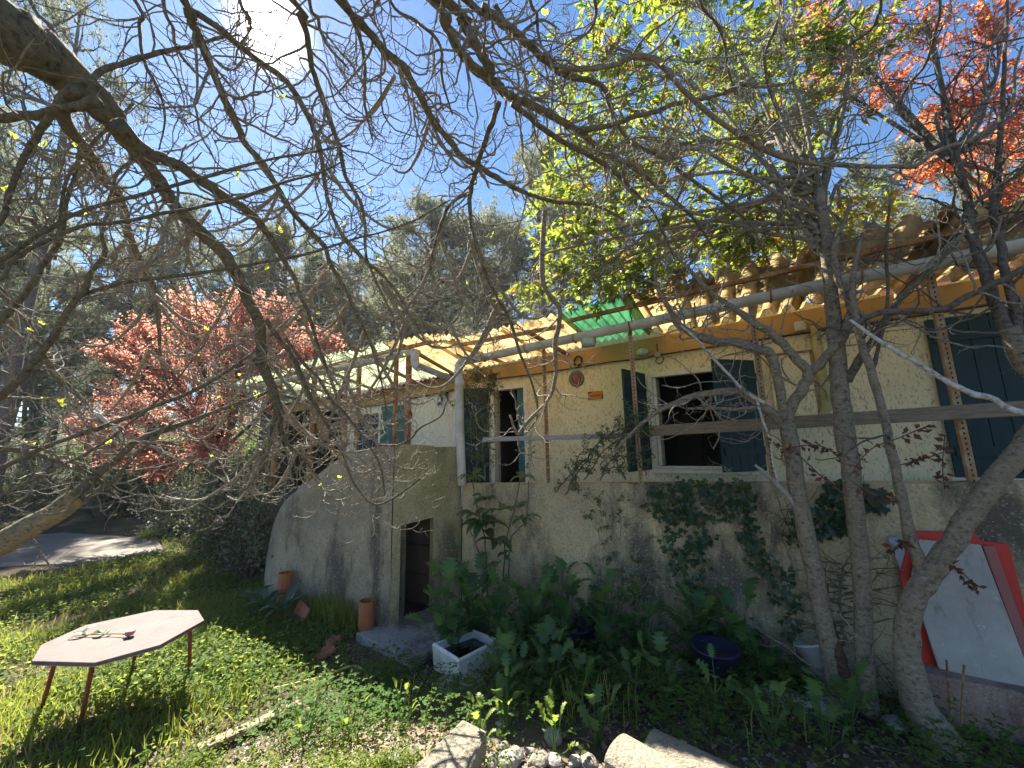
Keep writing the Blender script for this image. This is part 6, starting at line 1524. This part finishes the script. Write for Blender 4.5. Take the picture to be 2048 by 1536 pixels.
# lobed-leaved plants along the wall foot: every leaf a part
lob = [raw_mesh("leaf", *tpl_lobed(lb, w, d_, ar), M['acanthus'], True) for lb, w, d_, ar in ((5, .85, .62, .3), (6, .8, .66, .22), (4, 1.05, .58, .3))]
def lobed_plant(x, y, n, s, label, lift=.45, group="lobed-leaved plants along the wall foot", H=1.0):
    g = gzf(x, y); t_ = thing("lobed_plant", label, "plant", (x, y, g), 0, group)
    for k_ in range(n):
        a = 2.4 * k_ + rng.normal() * .3; f = k_ / n
        h = (rng.uniform(.05, .22) + .16 * f) * H; rad = rng.uniform(.03, .12) * (.5 + .5 * H)
        p = np.array([x + rad * cos(a), y + rad * sin(a), g + h]); ln = rng.uniform(*s)
        el = lift + f * .35 + rng.normal() * .2
        xd = np.array([cos(a) * cos(el), sin(a) * cos(el), sin(el)]); zd = np.array([-cos(a) * sin(el), -sin(a) * sin(el), cos(el)]) + rng.normal(size=3) * .15
        b = MB().tube([(rng.normal() * .01, rng.normal() * .01, 0), (rad * .6 * cos(a), rad * .6 * sin(a), h * .6), tuple(p - np.array([x, y, g]))], [.005, .004, .003], 4, False)
        b.build("leaf_stem", M['acanthus'], t_, True)
        leaf_obj(lob[int(rng.integers(0, 3))], p, zd, xd, ln, t_)
LPW = ["between the cupboard opening and the sink", "right behind the sink's far corner", "tucked against the stair's end wall", "right of the sink below the loquat", "in front of the buried navy tub", "right of the buried navy tub", "against the wall right of the loquat", "below the hanging jasmine's foot", "against the wall left of the ivy tongues", "left behind the half buried navy tub", "right behind the half buried navy tub", "at the foot of the right ivy tongue", "left of the half buried navy tub", "in the second row before the buried tub", "in the second row below the jasmine", "in front of the sink's right side", "halfway between the two navy tubs"]
LPI = iter(LPW)
for px, py, n, s_, H, lab in ((890, 1235, 24, (.14, .22), 2.3, "tall bushy lobed-leaved plant crowding the right side of the cupboard opening"), (945, 1215, 26, (.14, .22), 2.6, "tallest bushy lobed-leaved plant at the loquat's foot"), (1000, 1235, 20, (.13, .2), 2.0, "bushy lobed-leaved plant just right of the loquat"), (1065, 1240, 22, (.13, .22), 2.0, "bushy lobed-leaved plant below the plain stained part of the wall"), (1130, 1225, 18, (.13, .22), 2.0, "bushy lobed-leaved plant left of the hanging jasmine"), (1215, 1230, 20, (.12, .2), 2.1, "bushy lobed-leaved plant at the hanging jasmine's foot"), (1290, 1240, 16, (.12, .18), 1.6, "bushy lobed-leaved plant left of the ivy tongues"), (1400, 1225, 24, (.13, .2), 1.7, "bushy lobed-leaved plant rising behind the half buried navy tub"), (1475, 1240, 20, (.13, .2), 1.7, "bushy lobed-leaved plant right behind the half buried navy tub"), (1100, 1300, 16, (.1, .16), 1.3, "smaller bushy plant before the buried navy tub"), (1010, 1320, 16, (.1, .16), 1.2, "smaller bushy plant between sink and buried tub"), (1540, 1330, 12, (.08, .14), 1.0, "low bushy plant left of the white tub")):
    p = on_z(px, py + 50, .18); y_ = min(p[1], 3.98); x_ = p[0] * y_ / p[1]
    lobed_plant(x_, y_, n, s_, lab, .35, "bushy lobed-leaved plants at the wall", H)
for px, py, n, s in ((905, 1240, 15, (.20, .32)), (950, 1215, 13, (.2, .3)), (935, 1180, 10, (.16, .26)), (1010, 1255, 13, (.18, .3)), (1075, 1225, 12, (.2, .32)), (1130, 1250, 12, (.18, .3)), (1180, 1215, 10, (.16, .26)), (1215, 1270, 12, (.18, .28)), (1265, 1240, 9, (.14, .24)), (1385, 1230, 13, (.18, .3)), (1450, 1225, 13, (.2, .32)), (1490, 1265, 10, (.16, .26)), (1320, 1290, 9, (.14, .24)), (1100, 1330, 12, (.15, .25)), (1170, 1340, 11, (.15, .25)), (1040, 1340, 10, (.14, .24)), (1270, 1350, 9, (.14, .22))):
    p = on_z(px, py + 55, .16)
    y_ = min(p[1], 4.0); x_ = p[0] * y_ / p[1]
    lobed_plant(x_, y_, n, (s[0] * .58, s[1] * .58), "clump of lobed dark leaves " + next(LPI))
for px, py, n, s, lab in ((1195, 1468, 9, (.10, .16), "small clump of toothed leaves nearest the ridge tiles"), (1330, 1385, 8, (.12, .2), "low lobed plant in front of the navy tub"), (1545, 1480, 8, (.10, .18), "low lobed plant in the shade before the leaning trunk"), (1700, 1450, 9, (.12, .2), "lobed plant at the foot of the straight trunk"), (1440, 1430, 8, (.1, .18), "low lobed plant left of the pale stones"), (1010, 1405, 7, (.1, .16), "lobed plant right of the flat stone"), (1660, 1490, 8, (.1, .18), "low lobed plant at the shady bottom before the straight trunk")):
    p = on_z(px, py + 20, .2); lobed_plant(p[0], p[1], n, (s[0] * .8, s[1] * .8), lab, .4, "low lobed plants in the shade")
lob_keep = lob
lob = [raw_mesh("leaf", *tpl_lobed(lb, w, d_, ar), mat_leaf('sunlit_lobed_leaf', (.10, .17, .03), (.16, .22, .04), (.34, .44, .06), .4, .5, None, True), True) for lb, w, d_, ar in ((5, .6, .62, .3), (6, .55, .66, .22), (4, .7, .58, .3))]  # brighter copy of the lobed leaf, sunlight put into its colour
for px, py, n, s_, lab in ((960, 1518, 8, (.05, .09), "bright little leaf clump by the concrete block's right edge"), (1012, 1476, 8, (.05, .09), "bright little leaf clump on top of the rubble heap"), (1110, 1518, 7, (.06, .11), "bright leaf clump left of the ridge tiles"), (800, 1470, 7, (.05, .09), "bright leaf clump left of the concrete block"), (700, 1480, 8, (.05, .09), "bright leaf clump in the middle of the sunlit mound"), (610, 1500, 8, (.05, .1), "bright leaf clump at the mound's left side")):
    p = ground_hit(px, py); lobed_plant(p[0], p[1], n, s_, lab, .5, "sunlit leaf clumps on the mound")
lob = lob_keep
# broad dark leaves by the terracotta pipes
dk = raw_mesh("leaf", *LANCE_W, mat_leaf('broad_dark_leaf', (.03, .075, .035), (.05, .10, .045), (.1, .18, .05), .2, .28, None, True), True)
for (x, y, n, lab) in ((-5.35, 2.98, 12, "broad dark-leaved plant in front of the half hidden terracotta pipe"), (-4.9, 2.95, 11, "broad dark-leaved plant before the leaning clay tiles"), (-5.75, 3.05, 8, "broad dark-leaved plant at the nose of the rounded stair")):
    g = gzf(x, y); t_ = thing("broad_leaved_plant", lab, "plant", (x, y, g), 0, "broad-leaved plants at the stair")
    for k_ in range(n):
        a = 2.4 * k_; p = np.array([x + .05 * cos(a), y + .05 * sin(a), g + rng.uniform(.05, .2)]); el = rng.uniform(.2, .8)
        leaf_obj(dk, p, np.array([-cos(a) * sin(el), -sin(a) * sin(el), cos(el)]) + rng.normal(size=3) * .15, np.array([cos(a) * cos(el), sin(a) * cos(el), sin(el)]), rng.uniform(.16, .3), t_)

# tall thin yellow-green stalks
def stalks(x, y, n, h, label):
    g = gzf(x, y); t_ = thing("stalk_clump", label, "plant", (x, y, g), 0, "clumps of yellow-green stalks")
    for k_ in range(n):
        a = rng.uniform(0, 6.28); ln = rng.uniform(h[0], h[1]); bend = rng.uniform(.1, .6)
        b0 = rng.normal(size=2) * .05
        Q = smooth_path([(b0[0], b0[1], -.02), (b0[0] + cos(a) * ln * .12 * bend, b0[1] + sin(a) * ln * .12 * bend, ln * .5), (b0[0] + cos(a) * ln * .45 * bend, b0[1] + sin(a) * ln * .45 * bend, ln * (.98 - .25 * bend))], 8)
        V, F = tube_geo(Q, np.linspace(.0042, .0026, 8), 4)
        mobj("stalk", V, F, M['stalk'], t_, True)
SLW = ["just right of the plank's near end", "along the plank's middle", "at the plank's far end", "between table and plank, farther one", "under the table's right leg", "nearest the table's front leg", "beyond the plank's far end", "left behind the concrete block, taller one", "right behind the concrete block's far end", "left behind the concrete block, shorter one", "first right of the grey mound stone", "second right of the grey mound stone", "third right of the grey mound stone", "fourth right of the grey mound stone", "just behind the left ridge tile", "right of the flat stone", "between flat stone and sink", "behind the farther ridge tile's low end", "left of the pale stones below the trunks", "before the straight trunk in shade", "left of the leaning tree's foot, bent over", "under the table's near edge", "in the bottom left corner of the lawn", "at the concrete block's right side", "before the concrete block's near end", "on the sunlit mound left of the block"]
SLI = iter(SLW)
for px, py, n, h in ((560, 1480, 6, (.15, .32)), (520, 1440, 5, (.15, .3)), (600, 1440, 4, (.15, .3)), (470, 1420, 6, (.15, .3)), (400, 1440, 6, (.15, .3)), (330, 1490, 5, (.15, .3)), (640, 1400, 4, (.12, .25)), (830, 1420, 6, (.15, .3)), (870, 1440, 5, (.15, .3)), (795, 1440, 4, (.15, .3)), (1090, 1450, 6, (.15, .32)), (1130, 1440, 7, (.18, .34)), (1170, 1430, 6, (.18, .34)), (1215, 1430, 6, (.18, .34)), (1250, 1450, 5, (.18, .3)), (1010, 1400, 4, (.12, .25)), (1040, 1390, 4, (.12, .25)), (1480, 1490, 3, (.15, .3)), (1430, 1440, 3, (.15, .25)), (1620, 1470, 3, (.15, .3)), (1560, 1350, 3, (.12, .22)), (250, 1520, 5, (.15, .35)), (60, 1530, 3, (.2, .35)), (960, 1500, 3, (.12, .25)), (880, 1510, 3, (.15, .3)), (680, 1510, 4, (.12, .25))):
    p = on_z(px, py, gzf(*on_z(px, py, .15)[:2])); stalks(p[0], p[1], n, h, "yellow-green stalks " + next(SLI))

# ------------------------------------------------------------------ ground cover (uncountable)
def region(n, x0, x1, y0, y1, dens):
    P = np.stack([rng.uniform(x0, x1, n), rng.uniform(y0, y1, n)], 1)
    z = gz(P[:, 0], P[:, 1]); keep = in_view(np.column_stack([P, z + .1]), 60) & (rng.uniform(0, 1, n) < dens(P[:, 0], P[:, 1]))
    keep &= ~((P[:, 1] > 3.36) & (P[:, 0] > -6.4) & (P[:, 0] < -3.4)) & ~((P[:, 1] > 4.08) & (P[:, 0] > -8.5))
    keep &= ~((P[:, 0] > -3.8) & (P[:, 0] < -2.75) & (P[:, 1] > 3.02)) & ~((P[:, 0] > -2.72) & (P[:, 0] < -2.18) & (P[:, 1] > 2.98) & (P[:, 1] < 3.5))
    return np.column_stack([P[keep], z[keep]])
ph = rng.uniform(0, 6, 12)
def patchy(x, y, f=1.4):
    v = np.sin(x * f + ph[0]) * np.cos(y * f * 1.3 + ph[1]) + .7 * np.sin(x * f * 2.3 + y * f * 1.1 + ph[2]) + .5 * np.sin(y * f * 3.1 - x * f * 1.7 + ph[3])
    return 1 / (1 + np.exp(-2.2 * v))
def pathmask(x, y): return 1 - ((x < -11.3) & (y > 1.0) & (y < 4.3) & (x > -18))
def lawn(x, y): return np.clip((-x - 3.2 - .35 * (y - 1.5)) / 1.2, 0, 1) * pathmask(x, y)
# grass blades on the lawn
d = lambda x, y: lawn(x, y) * (.08 + .92 * patchy(x, y, 1.6) ** 1.4) * np.clip(9 / (x * x + y * y) + .12, 0, 1)
P = region(330000, -15, -3, -.5, 5.0, d); n = len(P)
V, F = scatter(*BLADE, P, np.column_stack([rng.normal(size=(n, 2)), np.full(n, .1)]), np.column_stack([rng.normal(0, .35, (n, 2)), np.ones(n)]), np.column_stack([rng.uniform(.09, .2, n) * 1.3, rng.uniform(.05, .17, n), rng.uniform(.06, .16, n)]))
mobj("grass", V, F, M['grass'], kind='stuff')
# leafy weeds: dense near the table and the stair, thin on the bare dirt
def weeds_d(x, y):
    a = np.exp(-((x + 4.75) / .95) ** 2 - ((y - 2.35) / .75) ** 2) * (.4 + .6 * patchy(x + 1, y, 2.2))
    b = .10 * patchy(x, y, 2.1) * np.clip((x + 3.4) / .6, 0, 1) * np.clip((y - 2.4) / .6, 0, 1)
    c = .30 * lawn(x, y) * patchy(x + 3, y, 1.7)
    return np.clip(a + b + c, 0, 1) * pathmask(x, y)
P = region(120000, -12, 2.6, .3, 4.1, weeds_d); n = len(P); k = 3
P = np.repeat(P, k, 0); n = len(P); P = P + np.column_stack([rng.normal(0, .03, (n, 2)), rng.uniform(.02, .15, n) * np.repeat(rng.uniform(.3, 1.2, n // k), k)])
V, F = scatter(*OVAL, P, np.array([0, 0, 1.]) + rng.normal(size=(n, 3)) * .4, rng.normal(size=(n, 3)) * np.array([1, 1, .25]), rng.uniform(.02, .055, n))
mobj("weeds", V, F, M['weed'], kind='stuff')
# clover and geranium patches in the shade along the wall
cl = [(-.95, 3.75, .35), (-.75, 3.45, .3), (.1, 3.85, .35), (-.1, 3.55, .3), (.35, 3.8, .25), (-1.3, 3.3, .3), (-1.9, 3.75, .3), (-.5, 3.2, .3), (-2.0, 2.7, .3), (-1.6, 2.9, .35), (-2.9, 2.7, .3), (.9, 3.5, .3), (-2.6, 2.3, .35), (-3.0, 2.1, .3)]
def clover_d(x, y): return np.clip(sum(np.exp(-((x - a) ** 2 + (y - c) ** 2) / (s * s)) for a, c, s in cl), 0, 1)
P = region(20000, -4, 2.2, 1.6, 4.08, clover_d); n = len(P); k = 3
P = np.repeat(P, k, 0); n = len(P); an = np.tile(np.arange(k) * 2.09, n // k) + np.repeat(rng.uniform(0, 6, n // k), k)
P[:, 2] += np.repeat(rng.uniform(.04, .22, n // k), k)
V, F = scatter(*OVAL, P, np.array([0, 0, 1.]) + rng.normal(size=(n, 3)) * .2, np.column_stack([np.cos(an), np.sin(an), np.full(n, .1)]), np.repeat(rng.uniform(.018, .034, n // k), k))
mobj("clover", V, F, M['clover'], kind='stuff')
# bright small-leaved weeds on the sunlit mound
def mound_d(x, y): return np.clip(np.exp(-((x + 1.95) / .6) ** 2 - ((y - 1.85) / .35) ** 2) * 1.2 * patchy(x * 2, y * 2, 2.4) ** 1.5 + .9 * np.exp(-((x + 2.9) / .8) ** 2 - ((y - 1.35) / .4) ** 2) * patchy(x, y, 4) ** 2, 0, 1)
P = region(60000, -4.2, -.9, .8, 2.6, lambda x, y: .55 * mound_d(x, y)); n = len(P); k = 3
P = np.repeat(P, k, 0); n = len(P); P = P + np.column_stack([rng.normal(0, .012, (n, 2)), rng.uniform(.01, .09, n)])
V, F = scatter(*OVAL, P, np.array([0, 0, 1.]) + rng.normal(size=(n, 3)) * .5, rng.normal(size=(n, 3)), rng.uniform(.010, .026, n))
mobj("mound_weeds", V, F, M['weed_bright'], kind='stuff')
# dry leaf litter and chips
P = region(16000, -11, 2.4, .4, 4.1, lambda x, y: np.clip(.55 - .45 * lawn(x, y), 0, 1) * (.3 + .7 * patchy(x, y, 2.6))); n = len(P); P[:, 2] += .012
V, F = scatter(*DIA, P, np.array([0, 0, 1.]) + rng.normal(size=(n, 3)) * .35, rng.normal(size=(n, 3)) * np.array([1, 1, .2]), rng.uniform(.015, .07, n))
mobj("leaf_litter", V, F, M['litter'], kind='stuff')
P = region(60000, -7, 2.2, .6, 4.0, lambda x, y: np.clip(.4 * (1 - .8 * lawn(x, y)) * patchy(x + 5, y, 3) + np.exp(-((x + 1.8) / 1.2) ** 2 - ((y - 1.7) / .6) ** 2), 0, 1)); n = len(P)
tv = np.array([(-.5, -.4, 0), (.5, -.35, 0), (.1, .5, 0), (0, 0, .45)]); tf = np.array([(0, 1, 3), (1, 2, 3), (2, 0, 3)])
V, F = scatter(tv, tf, P, np.array([0, 0, 1.]) + rng.normal(size=(n, 3)) * .4, rng.normal(size=(n, 3)) * np.array([1, 1, .1]), rng.uniform(.008, .028, n))
mobj("gravel", V, F, M['stone'], kind='stuff')
# undergrowth of the wooded slope: one mass
n = 60000; x = rng.uniform(-48, 8, n); y = rng.uniform(6.6, 34, n); k_ = (y > 10.5) | (x < -10); x, y = x[k_], y[k_]; n = len(x)
hgt = .9 + .8 * np.sin(x * .9 + y * .5) * np.cos(y * .7 - x * .3)
p = np.column_stack([x, y, gz(x, y) + rng.uniform(0, 1, n) * np.maximum(hgt, .25)])
k_ = in_view(p, 100); p = p[k_]; n = len(p)
V, F = scatter(*DIA, p, rng.normal(size=(n, 3)) + np.array([0, 0, .6]), rng.normal(size=(n, 3)), rng.uniform(.12, .34, n))
mobj("undergrowth", V, F, M['shrub'], kind='stuff')
# twig litter
n = 500; x = rng.uniform(-5, 2, n); y = rng.uniform(1.2, 3.9, n); p0 = np.column_stack([x, y, gz(x, y) + .02])
P1, R1 = grow(p0, rng.normal(size=(n, 3)) * np.array([1, 1, .12]), rng.uniform(.08, .4, n), rng.uniform(.0018, .004, n), 6, .12, 0)
P1[:, :, 2] = gz(P1[:, :, 0], P1[:, :, 1]) + .015
V, F = tubes_batch(P1, R1, 4); mobj("fallen_twigs", V, F, M['bark_twig'], kind='stuff')
# tuft of grass by the stair
n = 900; x = rng.normal(-4.35, .22, n); y = np.minimum(rng.normal(3.22, .06, n), 3.33); p = np.column_stack([x, y, gz(x, y)])
V, F = scatter(*BLADE, p, np.column_stack([rng.normal(size=(n, 2)), np.full(n, .1)]), np.column_stack([rng.normal(0, .2, (n, 2)), np.ones(n)]), rng.uniform(.1, .3, n))
mobj("stair_grass", V, F, M['grass'], kind='stuff')

# ------------------------------------------------------------------ thin volume added to imitate lens flare veiling the backlit view
hm = bpy.data.materials.new("flare_veil"); hm.use_nodes = True
hn, hl = hm.node_tree.nodes, hm.node_tree.links
hn.clear()
ho = hn.new("ShaderNodeOutputMaterial"); hv = hn.new("ShaderNodeVolumePrincipled")
hv.inputs["Color"].default_value = (.93, .96, 1.0, 1); hv.inputs["Density"].default_value = .0006; hv.inputs["Anisotropy"].default_value = .3
hl.new(hv.outputs[0], ho.inputs["Volume"])
MB().box((-152, -152, -4), (152, 152, 46)).build("flare_veil_box", hm, kind='stuff')
